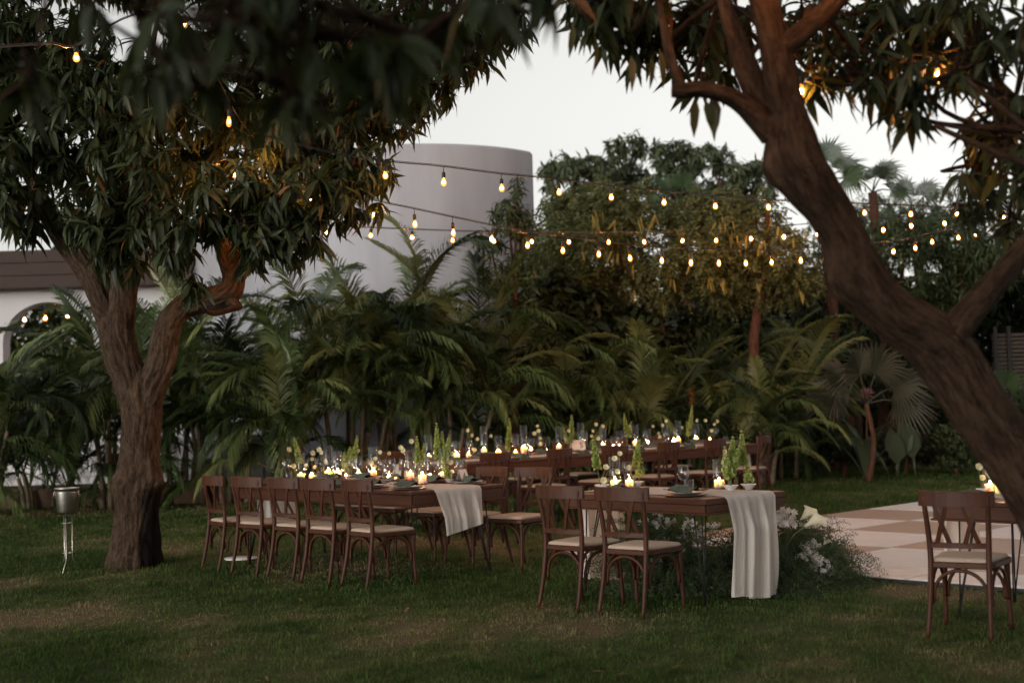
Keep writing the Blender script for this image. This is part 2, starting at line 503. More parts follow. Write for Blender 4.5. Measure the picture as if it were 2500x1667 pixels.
M['stucco'] = plain('pale stucco', (.285, .283, .303), (.365, .364, .388), .8, .9, .1, bs=.12, stretch=(1.6, 1.6, .35))
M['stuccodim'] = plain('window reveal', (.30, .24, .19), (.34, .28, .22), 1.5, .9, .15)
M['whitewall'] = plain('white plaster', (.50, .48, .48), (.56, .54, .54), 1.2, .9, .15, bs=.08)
M['fascia'] = plain('dark timber fascia', (.030, .017, .013), (.05, .028, .022), 3, .7, .3, stretch=(1, 1, 14), bs=.3)
M['kerb'] = plain('brown kerb', (.075, .045, .028), (.12, .075, .05), 4, .85, .2, bs=.4)
M['soil'] = plain('dark soil', (.020, .014, .009), (.05, .035, .022), 9, .95, .1, bs=.8, bd=.03)
M['fence'] = plain('weathered slat', (.05, .038, .03), (.10, .08, .065), 5, .8, .2, stretch=(1, 1, 10), bs=.3)
M['vinyl'] = plain('white floor panel', (.76, .76, .79), (.82, .82, .84), 3, .22, .5, bs=.02)
M['greystrip'] = plain('grey white floor border', (.50, .48, .48), (.68, .65, .64), 5, .3, .5, bs=.02)
M['parquet'] = plain('brown floor panel', (.25, .19, .155), (.36, .285, .235), 3, .35, .45, stretch=(.5, 9, 1), bs=.05)
# ------------------------------------------------------------------ ground
DRYSPOTS = [(1250, 1520, .9, .2), (1120, 1490, .6, .1), (1480, 1500, .6, .1), (110, 1505, 1.1, .5), (60, 1415, .8, .5), (440, 1345, .8, .5), (330, 1230, 2.4, .6),
            (2150, 1440, .9, .35), (1150, 1330, 1.2, .6), (820, 1590, .7, .3), (700, 1500, .6, .25), (1900, 1490, .7, .2), (2440, 1640, .6, .2), (900, 1395, 1.0, .4)]
DRYW = [(atz(a, b), c, e) for a, b, c, e in DRYSPOTS]
def dryness(x, y):
    v = .21 + .34 * mnoise.noise(Vector((x * .42, y * .30, 3.1))) + .42 * mnoise.noise(Vector((x * 1.3, y * .9, 7.7))) + .40 * mnoise.noise(Vector((x * 4.1, y * 3.0, 1.7)))
    for p, c, e in DRYW:
        q = ((x - p.x) / c) ** 2 + ((y - p.y) / (c * .9)) ** 2
        v += (.10 + e * .8) * math.exp(-q * 1.2)
    return min(1.0, max(0.0, v))
T2C, T2D = np.array([1.25, 17.5]), np.array([.725, .688])
def gz(x, y):
    """gentle rise of the lawn under the longest table"""
    dx, dy = x - T2C[0], y - T2C[1]
    a = dx * T2D[0] + dy * T2D[1]; b = -dx * T2D[1] + dy * T2D[0]
    f = lambda q, e, w_: (lambda t: t * t * (3 - 2 * t))(min(1, max(0, (e + w_ - abs(q)) / w_)))
    v = (y - x) / math.sqrt(2)
    g = (lambda t: t * t * (3 - 2 * t))(min(1, max(0, (v - 9.6) / 1.0)))
    return .05 * f(a, 3.7, 1.6) * f(b, 1.0, 1.5) * g
xs = np.concatenate(([-900, -300, -100, -45, -25], np.arange(-14, 14.01, .25), [25, 45, 100, 300, 900]))
ys = np.concatenate(([-900, -300, -60, -15, 0], np.arange(4, 30.01, .25), [40, 60, 120, 300, 900]))
X, Y = np.meshgrid(xs, ys, indexing='ij')
Z = np.zeros_like(X); DR = np.full(X.shape, .4)
for i in range(X.shape[0]):
    for j in range(X.shape[1]):
        if abs(X[i, j]) < 15 and 3 < Y[i, j] < 31:
            DR[i, j] = dryness(X[i, j], Y[i, j])
            Z[i, j] = gz(X[i, j], Y[i, j]) - .006 + .006 * mnoise.noise(Vector((X[i, j] * .8, Y[i, j] * .8, 0)))
def lawn_mat():
    m, n, out = new_mat('lawn ground')
    a = n.nodes.new('ShaderNodeAttribute'); a.attribute_name = 'dry'
    f = nz(n, 22, 5, coords(n, 'Object'), .7)
    ad = n.nodes.new('ShaderNodeMath'); ad.operation = 'MULTIPLY_ADD'; ad.inputs[1].default_value = .5
    n.links.new(f, ad.inputs[0]); n.links.new(a.outputs['Fac'], ad.inputs[2])
    col = ramp(n, ad.outputs[0], ((.3, (.020, .034, .009)), (.68, (.046, .054, .020)), (1.0, (.100, .074, .042))))
    pbr(n, out, .95, .1, col=col, nrm=bump(n, nz(n, 55, 4, coords(n, 'Object')), .8, .02))
    return m
mb = MB(); grid(mb, np.stack([X, Y, Z], -1), dry=DR.ravel())
ground = mb.build('lawn_ground', lawn_mat()); tag(ground, kind='structure')

def grass_mat():
    m, n, out = new_mat('grass blade')
    a = n.nodes.new('ShaderNodeAttribute'); a.attribute_name = 'dry'
    g = n.nodes.new('ShaderNodeNewGeometry')
    ad = n.nodes.new('ShaderNodeMath'); ad.operation = 'MULTIPLY_ADD'; ad.inputs[1].default_value = .45
    n.links.new(g.outputs['Random Per Island'], ad.inputs[0]); n.links.new(a.outputs['Fac'], ad.inputs[2])
    col = ramp(n, ad.outputs[0], ((.12, (.026, .052, .010)), (.5, (.064, .100, .025)), (.85, (.112, .120, .045)), (1.0, (.21, .175, .09))))
    p = pbr(n, out, .7, .12, col=col)
    tr = n.nodes.new('ShaderNodeBsdfTranslucent'); n.links.new(col, tr.inputs[0])
    mx = n.nodes.new('ShaderNodeMixShader'); mx.inputs[0].default_value = .35
    n.links.new(p.outputs[0], mx.inputs[1]); n.links.new(tr.outputs[0], mx.inputs[2]); n.links.new(mx.outputs[0], out.inputs[0])
    return m
# dance floor frame of reference: u runs away to the right, v away to the left (both 45 degrees)
def uv(u, v): return ((u - v) / math.sqrt(2), (u + v) / math.sqrt(2))
FU0, FV1 = 9.97, 9.47
def grass_blades():
    n = 330000
    q = rng.random(n); d = 6.0 * (29 / 6.0) ** q          # density falls with distance squared
    hw = .385 * d + .7
    x = rng.uniform(-1, 1, n) * hw; y = d
    dry = np.array([dryness(a, b) for a, b in zip(x, y)])
    keep = rng.random(n) > np.clip((dry - .62) * 1.6, 0, .75)
    u = (x + y) / math.sqrt(2); v = (y - x) / math.sqrt(2)
    keep &= ~((u > FU0 - .03) & (v < FV1 + .03))
    keep &= ~((y > 22.6) & (x < -1.0))
    keep &= ~(y > 28.2)
    x, y, d, dry = x[keep], y[keep], d[keep], dry[keep]; n = len(x)
    h = rng.uniform(.010, .028, n) * (1.15 - .6 * dry) * (1 + .03 * (d - 7))
    tuft = np.array([mnoise.noise(Vector((a * 5.5, b * 5.5, 2))) for a, b in zip(x, y)])
    h *= np.clip(1 + 1.6 * tuft, .3, 2.6)
    wd = .0026 * (d / 7) ** .9 * rng.uniform(.7, 1.3, n)
    az = rng.uniform(0, 2 * math.pi, n); lean = rng.uniform(.15, 1.1, n)
    side = np.stack([np.cos(az + 1.57), np.sin(az + 1.57), np.zeros(n)], 1) * wd[:, None]
    fwd = np.stack([np.cos(az), np.sin(az), np.zeros(n)], 1)
    b = np.stack([x, y, np.array([gz(a_, b_) for a_, b_ in zip(x, y)]) - .006], 1)
    mid = b + fwd * (h * lean * .35)[:, None] + np.array([0, 0, 1]) * (h * .6)[:, None]
    tip = b + fwd * (h * lean)[:, None] + np.array([0, 0, 1]) * h[:, None]
    V = np.stack([b - side, b + side, mid + side * .8, mid - side * .8, tip], 1).reshape(-1, 3)
    k = (np.arange(n) * 5)[:, None]
    mb = MB(); mb.add(V, k + np.array([[0, 1, 2, 3]]), k + np.array([[3, 2, 4]]), smooth=False, dry=np.repeat(dry, 5))
    o = mb.build('grass', grass_mat()); tag(o, kind='stuff')
grass_blades()

# dance floor: panels laid as a chequerboard, a pale border strip along the near edge
PANEL = 1.24
floor = thing('dance_floor', 'white and brown chequered dance floor laid on the lawn beside the flower mound', 'dance floor', (*uv(FU0, FV1), 0))
def quad_uv(mb, u0, u1, v0, v1, z0, z1):
    g = .007
    prism(mb, [uv(u0 + g, v0 + g), uv(u1 - g, v0 + g), uv(u1 - g, v1 - g), uv(u0 + g, v1 - g)], z0, z1)
ulines = [10.66 + PANEL * k for k in range(7)]
vlines = [FV1 - .02 - PANEL * k for k in range(9)]
for i in range(len(ulines) - 1):
    for j in range(len(vlines) - 1):
        mb = MB(); quad_uv(mb, ulines[i], ulines[i + 1], vlines[j + 1], vlines[j], .005, .030 + .0008 * ((i * 7 + j * 3) % 3))
        mb.build('floor_panel', M['parquet' if (i + j) % 2 else 'vinyl'], floor, world=True)
for j in range(len(vlines) - 1):
    mb = MB(); quad_uv(mb, FU0, 10.66, vlines[j + 1], vlines[j], .005, .031)
    mb.build('border_panel', M['greystrip'], floor, world=True)
mb = MB(); quad_uv(mb, FU0 - .05, FU0 - .004, vlines[-1], FV1 + .04, .0, .026); mb.build('edge_trim', M['rubber'], floor, world=True)
mb = MB(); quad_uv(mb, FU0 - .05, ulines[-1], FV1 - .012, FV1 + .04, .0, .024); mb.build('edge_trim', M['rubber'], floor, world=True)

# ------------------------------------------------------------------ buildings
mb = MB(); p = at(-250, 1240, 22.7); q = at(1160, 1200, 22.9)
KY = 22.75
bed = MB(); box(bed, (-6.2, 26.6, .12), (15.5, 7.2, .24)); tag(bed.build('planting_bed', M['soil']), kind='structure')
bed = MB(); box(bed, (9.5, 31.6, .03), (17, 6.6, .06)); tag(bed.build('shrub_bed', M['soil']), kind='structure')
kerb = thing('planter_kerb', 'low brown kerb edging the palm bed behind the ice bucket', 'kerb', (-6.2, 22.8, 0))
for k in range(12):
    mb = MB(); slab(mb, (-13.4 + k * 1.22, 22.8 + .012 * ((k * 5) % 3), .135), (1.2, .22, .285 + .006 * (k % 3)), .012); mb.build('kerb_block', M['kerb'], kerb, world=True)

# tower and wing
tw = thing('round_tower', 'pale stucco tower with a curved front rising above the palms', 'tower', (-1.6, 27, 0))
cx, cyy, RR, ZT = -1.8, 25.0 + 2.83, 2.83, 6.08
a0, a1 = math.radians(180), math.radians(-40)
P = []
for k in range(41):
    a = math.radians(-172) + (math.radians(-172 + 134) * 0 + math.radians(134.5)) * k / 40
    P.append((cx + RR * math.cos(a), cyy + RR * math.sin(a)))
ex, ey = P[-1]
for k in range(1, 6):                       # rounded corner at the end of the curve
    a = math.radians(-37.5 + 37.5 * k / 5)
    P.append((ex - .14 * math.cos(math.radians(-37.5)) + .14 * math.cos(a), ey - .14 * math.sin(math.radians(-37.5)) + .14 * math.sin(a)))
P += [(P[-1][0], cyy + 2.2), (P[0][0], cyy + 2.2)]
P = np.array(P); cen = P.mean(0)
mb = MB()
rings = [(P, 0.0), (P, 1.5), (P, 3.0), (P, 4.5), (P, ZT - .06), (cen + (P - cen) * .985, ZT - .012), (cen + (P - cen) * .965, ZT), (cen + (P - cen) * .9, ZT), (cen + (P - cen) * .89, ZT - .4)]
n_ = len(P)
V = np.vstack([np.c_[a, np.full(n_, z)] for a, z in rings])
i, j = np.meshgrid(np.arange(len(rings) - 1), np.arange(n_), indexing='ij'); j2 = (j + 1) % n_
mb.add(V, np.stack([i * n_ + j, i * n_ + j2, (i + 1) * n_ + j2, (i + 1) * n_ + j], -1).reshape(-1, 4), [[(len(rings) - 1) * n_ + k for k in range(n_)]], smooth=True)
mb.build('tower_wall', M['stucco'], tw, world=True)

wing = thing('stucco_wing', 'low pale stucco wing with a small square window beside the round tower', 'building', (-5, 28, 0))
WY = 27.2
x0, x1 = at(462, 800, WY).x, at(850, 800, WY).x; zt = at(800, 556, WY).z
wx0, wx1, wz0, wz1 = at(725, 700, WY).x, at(770, 700, WY).x, at(745, 716, WY).z, at(745, 652, WY).z
mb = MB()
for (a, b, c, d_) in ((x0, wx0, 0, zt), (wx1, x1, 0, zt), (wx0, wx1, 0, wz0), (wx0, wx1, wz1, zt)):
    box(mb, ((a + b) / 2, WY + .2, (c + d_) / 2), (b - a, .4, d_ - c))
box(mb, ((x0 + x1) / 2, WY + 2.4, zt / 2 - .1), (x1 - x0 - .02, 4.0, zt - .2))
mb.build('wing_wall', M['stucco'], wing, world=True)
win = MB(); box(win, ((wx0 + wx1) / 2, WY + .36, (wz0 + wz1) / 2), (wx1 - wx0 + .02, .06, wz1 - wz0 + .02)); wo_ = win.build('window', M['stuccodim'], wing, world=True)
cap = MB(); slab(cap, ((x0 + x1) / 2, WY + .2, zt + .03), (x1 - x0 + .06, .5, .06), .02); cap.build('parapet_cap', M['stucco'], wing, world=True)

# arcade at the far left
arc = thing('arched_wall', 'white arcade wall with a wide arch under a dark timber fascia', 'arcade', (-9, 27, 0))
AY = 27.6
ax0, ax1 = at(-330, 800, AY).x, x0 + .1
ztop = at(230, 700, AY).z; apex = at(122, 737, AY).z; spring = at(122, 800, AY).z
acx = at(118, 800, AY).x; ahw = 112 * AY / F
pts = [(ax0, 0), (acx - ahw, 0), (acx - ahw, spring - .3)]
for k in range(25):
    a = math.pi - math.pi * k / 24
    pts.append((acx + ahw * math.cos(a), spring - .3 + (apex - spring + .3) * math.sin(a)))
pts += [(acx + ahw, 0), (ax1, 0), (ax1, ztop), (ax0, ztop)]
# split into convex pieces: two piers and strips over the arch
mb = MB()
box(mb, ((ax0 + acx - ahw) / 2, AY + .2, ztop / 2), (acx - ahw - ax0, .4, ztop)); box(mb, ((ax1 + acx + ahw) / 2, AY + .2, ztop / 2), (ax1 - acx - ahw, .4, ztop))
for k in range(24):
    (xa, za), (xb, zb) = pts[3 + k], pts[4 + k]
    V = [(xa, AY, za), (xb, AY, zb), (xb, AY, ztop), (xa, AY, ztop), (xa, AY + .4, za), (xb, AY + .4, zb), (xb, AY + .4, ztop), (xa, AY + .4, ztop)]
    mb.add(V, [[0, 1, 2, 3], [7, 6, 5, 4], [0, 4, 5, 1], [3, 2, 6, 7]], smooth=False)
mb.build('arcade_wall', M['whitewall'], arc, world=True)
zf0, zf1 = at(230, 699, AY - .5).z, at(230, 606, AY - .5).z
fx1 = at(468, 650, AY - .5).x
for k in range(3):
    h = (zf1 - zf0) / 3
    mb = MB(); slab(mb, ((ax0 + fx1) / 2, AY - .3, zf0 + h * (k + .5)), (fx1 - ax0, .4 - .01 * k, h - .006), .008); mb.build('fascia_board', M['fascia'], arc, world=True)

# low white walls behind the palms
lw = thing('low_garden_wall', 'low white garden wall with a stone ledge behind the palm bed', 'wall', (-8, 25.6, 0))
zb = at(100, 1077, 25.4).z; xa, xb = at(-250, 1100, 25.4).x, at(655, 1100, 25.4).x
mb = MB(); slab(mb, ((xa + xb) / 2, 25.55, zb / 2), (xb - xa, .3, zb), .015); mb.build('wall_panel', M['whitewall'], lw, world=True)
zl = at(100, 1166, 25.1).z
mb = MB(); slab(mb, ((xa + xb) / 2, 25.22, zl / 2), (xb - xa, .34, zl), .015); mb.build('ledge', M['whitewall'], lw, world=True)
st = thing('stair_flank', 'sloping white stair wall showing between the palm stems', 'wall', (-5, 24.6, 0))
a_, b_, c_ = at(470, 1150, 24.6), at(575, 1062, 24.6), at(640, 1062, 24.6)
mb = MB()
V = [(a_.x, 24.6, 0), (c_.x, 24.6, 0), (c_.x, 24.6, b_.z), (b_.x, 24.6, b_.z), (a_.x, 24.6, a_.z)]
V = V + [(x, 24.9, z) for x, y, z in V]
mb.add(V, [[0, 1, 2, 3, 4]], [[9, 8, 7, 6, 5]], [[0, 5, 6, 1], [1, 6, 7, 2], [2, 7, 8, 3], [3, 8, 9, 4], [4, 9, 5, 0]], smooth=False)
mb.build('stair_panel', M['stucco'], st, world=True)

# slatted screen at the far right
fe = thing('slat_fence', 'weathered horizontal slat fence showing between the shrubs', 'fence', (at(2480, 1000, 29).x, 29, 0))
fx0, fx1 = at(2425, 900, 29).x, at(2720, 900, 29).x; fz = at(2470, 808, 29).z
k = 0; z = .08
while z < fz:
    mb = MB(); slab(mb, ((fx0 + fx1) / 2, 29 + .006 * ((k * 7) % 3), z), (fx1 - fx0, .03, .062), .005); mb.build('slat', M['fence'], fe, world=True)
    z += .082; k += 1
for px in (2432, 2465, 2560):
    mb = MB(); slab(mb, (at(px, 900, 28.95).x, 28.94, fz / 2 + .05), (.07, .06, fz + .1), .006); mb.build('fence_post', M['iron'], fe, world=True)

# ------------------------------------------------------------------ vegetation
def foliage(mb, blobs, n, k, size, tpl, droop=.5, shell=.5, low=1.0, spread=1.0, jit=.3, grav=0.0):
    P, D = blob_points(blobs, n, shell, low)
    ax = D + rng.normal(0, .35, D.shape); ax[:, 2] += .25 - grav
    o, d, u, s = whorls(P, ax, k, size, droop, spread, jit)
    o[:, 2] = np.maximum(o[:, 2], .08)
    add_leaves(mb, tpl, o, d, u, s)
    return P, (o, d, u, s)
def bush(name, label, cat, px, py, d, blobs, n, k, size, tpl, m, trunk=None, droop=.5, group=None, tm='bark3', twigs=0, shell=.4):
    """tree or shrub: foot at ground below (px, py, d); blobs = (px, py, dd, rx, ry)"""
    foot = at(px, py, d); foot.z = 0
    t = thing(name, label, cat, foot, 0, group)
    B = [pblob(a, b, d + e, c, f_) for a, b, e, c, f_ in blobs]
    mb = MB(); P, _ = foliage(mb, B, n, k, size, tpl, droop, shell)
    o = mb.build('crown', m, t, world=True); o['kind'] = 'stuff'
    mb = MB(); top = np.mean([b[0] for b in B], 0)
    r0 = trunk or .05
    base = A(foot); base[2] = -.02
    midp = base * .5 + top * .5; midp[:2] = base[:2] * .6 + top[:2] * .4
    stem = spline([base, midp, top], 6)
    tube(mb, stem, np.linspace(r0, r0 * .55, len(stem)), 8, rough=.15, ridge=.02, seed=px)
    for c, r_ in B:
        a = stem[rng.integers(4, len(stem))]
        q = spline([a, (a + c) / 2 + rng.normal(0, .08, 3) + np.array([0, 0, .05]), c], 5)
        tube(mb, q, np.linspace(r0 * .5, r0 * .15, len(q)), 6, rough=.1, ridge=.01, seed=px + 3)
    mb.build('trunk', M[tm], t, world=True)
    return t, B

# --- areca palms
def frond_mesh(e0, e1, L, nl, droop, seed, ll=.52):
    r_ = np.random.default_rng(seed)
    t = np.linspace(0, 1, 15)
    el = np.radians(e0 + (e1 - e0) * t ** 1.25)
    ds = L / 14
    x = np.concatenate(([0], np.cumsum(np.cos(el[:-1]) * ds))); z = np.concatenate(([0], np.cumsum(np.sin(el[:-1]) * ds)))
    y = .06 * np.sin(t * 3) * r_.normal()
    P = np.stack([x, y * t, z], 1)
    mb = MB(); tube(mb, P, np.linspace(.014, .003, 15), 5)
    T = norm(np.gradient(P, axis=0))
    tt = np.linspace(.2, .99, nl)
    for sgn in (-1, 1):
        tq = np.clip(tt + r_.normal(0, .004, nl), .18, 1)
        o = np.stack([np.interp(tq, t, P[:, c]) for c in range(3)], 1)
        fw = norm(np.stack([np.interp(tq, t, T[:, c]) for c in range(3)], 1))
        up = norm(np.cross(np.cross(fw, [0, 0, 1.0]), fw)); sd_ = norm(np.cross(fw, up)) * sgn
        ln = ll * (.35 + .75 * np.sin(np.pi * np.clip((tq - .12) / .95, 0, 1)) ** .8) * r_.uniform(.85, 1.1, nl)
        a = np.radians(58 - 34 * tq)[:, None]
        d = norm(np.sin(a) * sd_ + np.cos(a) * fw + up * .35 + r_.normal(0, .05, (nl, 3)))
        mid = o + d * (ln * .5)[:, None] + np.array([0, 0, -1]) * (droop * ln * .12)[:, None]
        tip = o + d * (ln * .9)[:, None] + np.array([0, 0, -1]) * (droop * ln * .55)[:, None]
        wv = norm(np.cross(d, up + .8 * sd_)) * .0125
        V = np.stack([o - wv * .6, o + wv * .6, mid + wv, mid - wv, tip], 1).reshape(-1, 3)
        k = (np.arange(nl) * 5)[:, None]
        mb.add(V, k + np.array([[0, 1, 2, 3]]), k + np.array([[3, 2, 4]]), smooth=True)
    return mb.mesh('frond', M['palm'])
FRONDS = [frond_mesh(82, -8, 2.2, 46, .7, 1), frond_mesh(72, -38, 2.1, 44, .9, 2), frond_mesh(60, -62, 2.0, 42, 1.1, 3), frond_mesh(86, 20, 2.4, 48, .5, 4),
          frond_mesh(45, -60, 1.8, 40, 1.2, 5), frond_mesh(20, -70, 1.6, 38, 1.3, 6)]
def palm_clump(label, px, d, height, nstem, seed, spreadr=.55, low=True, group='areca palm clumps along the wall', fr=(6, 9), sc=1.0):
    r_ = np.random.default_rng(seed)
    foot = at(px, 1180, d); foot.z = 0
    t = thing('areca_palm', label, 'palm', foot, 0, group)
    for s in range(nstem):
        a = r_.uniform(0, 6.28); q = r_.uniform(.05, spreadr)
        b = np.array([q * math.cos(a), q * math.sin(a) * .7, 0])
        h = max(.25, (height - 1.9 * sc) * r_.uniform(.35, 1.0) if s else height - 1.75 * sc)
        lean = np.array([math.cos(a), math.sin(a), 0]) * h * r_.uniform(.05, .28)
        top = b + lean + np.array([0, 0, h])
        stem = spline([b, b + lean * .35 + [0, 0, h * .5], top], 5)
        mb = MB(); tube(mb, stem, np.linspace(.045, .032, len(stem)), 7); mb.build('cane', M['stem'], t)
        for k in range(r_.integers(fr[0], fr[1])):
            az = a + k * 2.399 + r_.normal(0, .25)
            ti = r_.choice([0, 0, 1, 1, 1, 2, 2, 3, 4])
            o = bpy.data.objects.new('frond', FRONDS[ti]); COL.objects.link(o); o.parent = t
            o.location = top; o.rotation_euler = (r_.normal(0, .12), r_.normal(0, .08), az); f = sc * r_.uniform(.78, 1.12); o.scale = (f, f, f)
        if low and s < 3:
            for k in range(2):
                o = bpy.data.objects.new('frond', FRONDS[r_.choice([4, 5, 2])]); COL.objects.link(o); o.parent = t
                o.location = b + [0, 0, r_.uniform(.15, .6)]; o.rotation_euler = (0, 0, r_.uniform(0, 6.28)); f = sc * r_.uniform(.6, .9); o.scale = (f, f, f)
    return t
palm_clump('areca palm clump at the picture edge in front of the white arch', -50, 21.2, 3.0, 8, 101)
palm_clump('areca palm clump between the arch and the forked trunk above the ice bucket', 130, 22.4, 2.35, 8, 102, sc=.85)
palm_clump('dense areca palm clump directly behind the ice bucket and forked trunk', 275, 21.9, 3.2, 9, 103)
palm_clump('areca palm clump showing through the fork of the trunk', 430, 23.2, 3.9, 8, 104)
palm_clump('low areca palm clump behind the first chairs of table four', 560, 22.6, 3.4, 8, 105)
palm_clump('wide arching areca palm clump below the small square window', 690, 21.4, 3.25, 9, 106)
palm_clump('areca palm clump with bare canes just behind table four', 850, 22.0, 4.0, 8, 107)
palm_clump('tallest areca palm clump standing against the curved tower', 980, 22.8, 4.5, 9, 108, fr=(7, 9), sc=1.1)
palm_clump('areca palm clump with bending canes under the tower front', 1110, 22.2, 3.9, 8, 109)
palm_clump('single slender areca palm at the foot of the tower corner', 1225, 23.4, 3.1, 4, 110)
palm_clump('areca palm sunk among the dark shrubs near the tower corner', 1440, 23.2, 2.9, 5, 114, group='areca palms in the shrubbery')
palm_clump('areca palm in deep shade behind the middle of table five', 1590, 23.4, 2.6, 5, 115, group='areca palms in the shrubbery')
palm_clump('dark areca palm clump under the pod tree behind table five', 1760, 24.6, 3.1, 6, 111, group='areca palms in the shrubbery')
palm_clump('dark low areca palm beside the grey fan palm', 1900, 24.8, 2.9, 6, 112, group='areca palms in the shrubbery')
palm_clump('small dark areca palm at the chair end of table five', 1840, 23.2, 2.1, 5, 113, group='areca palms in the shrubbery', sc=.8)

# --- fan palms
def fan_leaf(mb, base, d, up, Rr, nseg=30, arc_=235, droop=.25, wfac=.92):
    d = norm(np.asarray(d, float)); b = norm(np.cross(up, d)); u = np.cross(d, b)
    an = np.radians(np.linspace(-arc_ / 2, arc_ / 2, nseg))
    for i, a in enumerate(an):
        dr = math.cos(a) * d + math.sin(a) * b
        L_ = Rr * (.72 + .28 * math.cos(a)) * rng.uniform(.92, 1.05)
        sd_ = norm(np.cross(u, dr)) * L_ * math.radians(arc_ / nseg) * .5 * wfac
        m1 = base + dr * L_ * .55; tp = base + dr * L_ + np.array([0, 0, -1]) * droop * L_ * rng.uniform(.5, 1.3)
        V = np.array([base, m1 - sd_ * .55, m1 + u * .03 * Rr, m1 + sd_ * .55, tp])
        mb.add(V, [[0, 1, 2], [0, 2, 3], [1, 4, 2], [2, 4, 3]], smooth=False)
def fan_palm(label, px, py, d, leaves, m, Rr, trunk=.12, group=None, cat='palm'):
    """leaves = list of (direction xyz) from the head at (px,py,d)"""
    head = at(px, py, d); foot = head.copy(); foot.z = 0
    t = thing('fan_palm', label, cat, foot, 0, group)
    mb = MB(); st_ = spline([(foot.x, foot.y, 0), (foot.x + .1, foot.y, head.z * .5), tuple(head)], 5)
    tube(mb, st_, np.linspace(trunk, trunk * .75, len(st_)), 9, rough=.12, ridge=.03, seed=px); mb.build('trunk', M['bark3'], t, world=True)
    for q in leaves:
        q = norm(np.array(q, float)); pet = A(head) + q * Rr * .75
        mb = MB(); tube(mb, [A(head), A(head) + q * Rr * .4 + [0, 0, .04], pet], [.018, .014, .012], 5)
        fan_leaf(mb, pet, q + np.array([0, 0, -.15]), norm(np.array([-q[0] * .5, -1.2, .9])), Rr)
        mb.build('fan_leaf', m, t, world=True)
    return t
fan_palm('bright green fan palm poking up behind the pod trees', 1660, 500, 30, [(-.5, .1, .9), (.2, -.2, 1), (.75, .1, .7), (-.9, 0, .2)], M['fan'], .5, group='fan palms on the skyline')
fan_palm('tall fan palm on the skyline hugging the leaning trunk', 2010, 450, 27, [(-.3, .1, 1), (.15, -.2, 1), (.8, .1, .6), (-.8, .2, .3), (.5, -.4, .1)], M['fan'], .62, group='fan palms on the skyline')
fan_palm('fan palm with a raised ragged leaf against open sky', 2130, 470, 28, [(.6, 0, .9), (-.6, -.2, .5), (.9, .2, .1), (0, -.5, .4)], M['fan'], .55, group='fan palms on the skyline')
fan_palm('drooping fan palm low on the skyline above the string lights', 2230, 520, 29, [(-.3, -.1, .9), (.5, -.1, .8), (.9, .1, -.1), (-.9, 0, -.1), (.2, -.6, -.3)], M['fan'], .55, group='fan palms on the skyline')
fan_palm('grey green fan palm with stiff folded leaves under the leaning trunk', 2115, 985, 23.4, [(-.75, -.2, .75), (-.25, -.3, 1), (.3, -.2, 1), (.85, -.2, .5), (.95, -.3, .05), (-.95, -.1, .25)], M['dryfan'], .70, .05)
fan_palm('small lime green fan palm below the slat fence', 2440, 990, 26, [(-.4, -.2, .9), (.3, -.2, 1), (.9, -.1, .3)], M['fan'], .5, .05)

# --- strap-leaved lily with a pink flower head
lily_f = at(2112, 1128, 24.0); lily_f.z = 0
lily = thing('crinum_lily', 'strap leaved lily with one pink flower head on a dark stalk', 'plant', lily_f)
for k in range(16):
    a = k * 2.399; L_ = rng.uniform(.9, 1.35); out = np.array([math.cos(a), math.sin(a) * .8, 0])
    el0 = rng.uniform(60, 82); P = []; p = np.zeros(3)
    for s in range(9):
        e = math.radians(el0 - 85 * (s / 8) ** 2.2); P.append(p.copy()); p = p + (out * math.cos(e) + np.array([0, 0, math.sin(e)])) * L_ / 8
    P = np.array(P); sd_ = np.cross(out, [0, 0, 1.0]); wds = .06 * np.array([.7, .9, 1, 1, 1, .95, .8, .5, .05])
    mb = MB(); grid(mb, np.stack([P - sd_ * wds[:, None], P + np.array([0, 0, -.02]), P + sd_ * wds[:, None]], 1)); mb.build('strap_leaf', M['crinum'], lily)
fl_ = A(at(2116, 962, 23.8)) - A(lily_f)
mb = MB(); st_ = spline([(0, -.05, 0), fl_ * .5 + [0, -.03, 0], fl_], 5); tube(mb, st_, .014, 6); mb.build('stalk', M['bark3'], lily)
mb = MB(); nn = 60; dd = norm(rng.normal(size=(nn, 3)) + np.array([0, 0, .3])); add_leaves(mb, SLIM, np.tile(fl_, (nn, 1)), dd, rng.normal(size=(nn, 3)), np.full(nn, .14)); mb.build('flower_head', M['pinkflower'], lily)

# --- broad leaf plants beside it
for k, (px, py, lab) in enumerate(((2190, 1095, 'squared broad leaf plant beside the pink flowered lily'), (2235, 1075, 'rounded broad leaf plant tucked under the leaning trunk'))):
    f_ = at(px, 1125, 23.8); f_.z = 0; h = at(px, py - 60, 23.8).z
    t = thing('broad_leaf_plant', lab, 'plant', f_)
    for j in range(4):
        a = rng.uniform(0, 6.28); mb = MB()
        o = np.array([[.05 * math.cos(a), .05 * math.sin(a), h * .45 * rng.uniform(.6, 1)]]); dd = np.array([[.35 * math.cos(a), .35 * math.sin(a) - .1, 1.0]])
        tube(mb, [(0, 0, 0), o[0] * .5, o[0]], .012, 5); add_leaves(mb, leaf_tpl(.5, .12, .1), o, dd, np.array([[-.1, -1, .3]]), np.array([h * .62])); mb.build('leaf', M['crinum'], t)

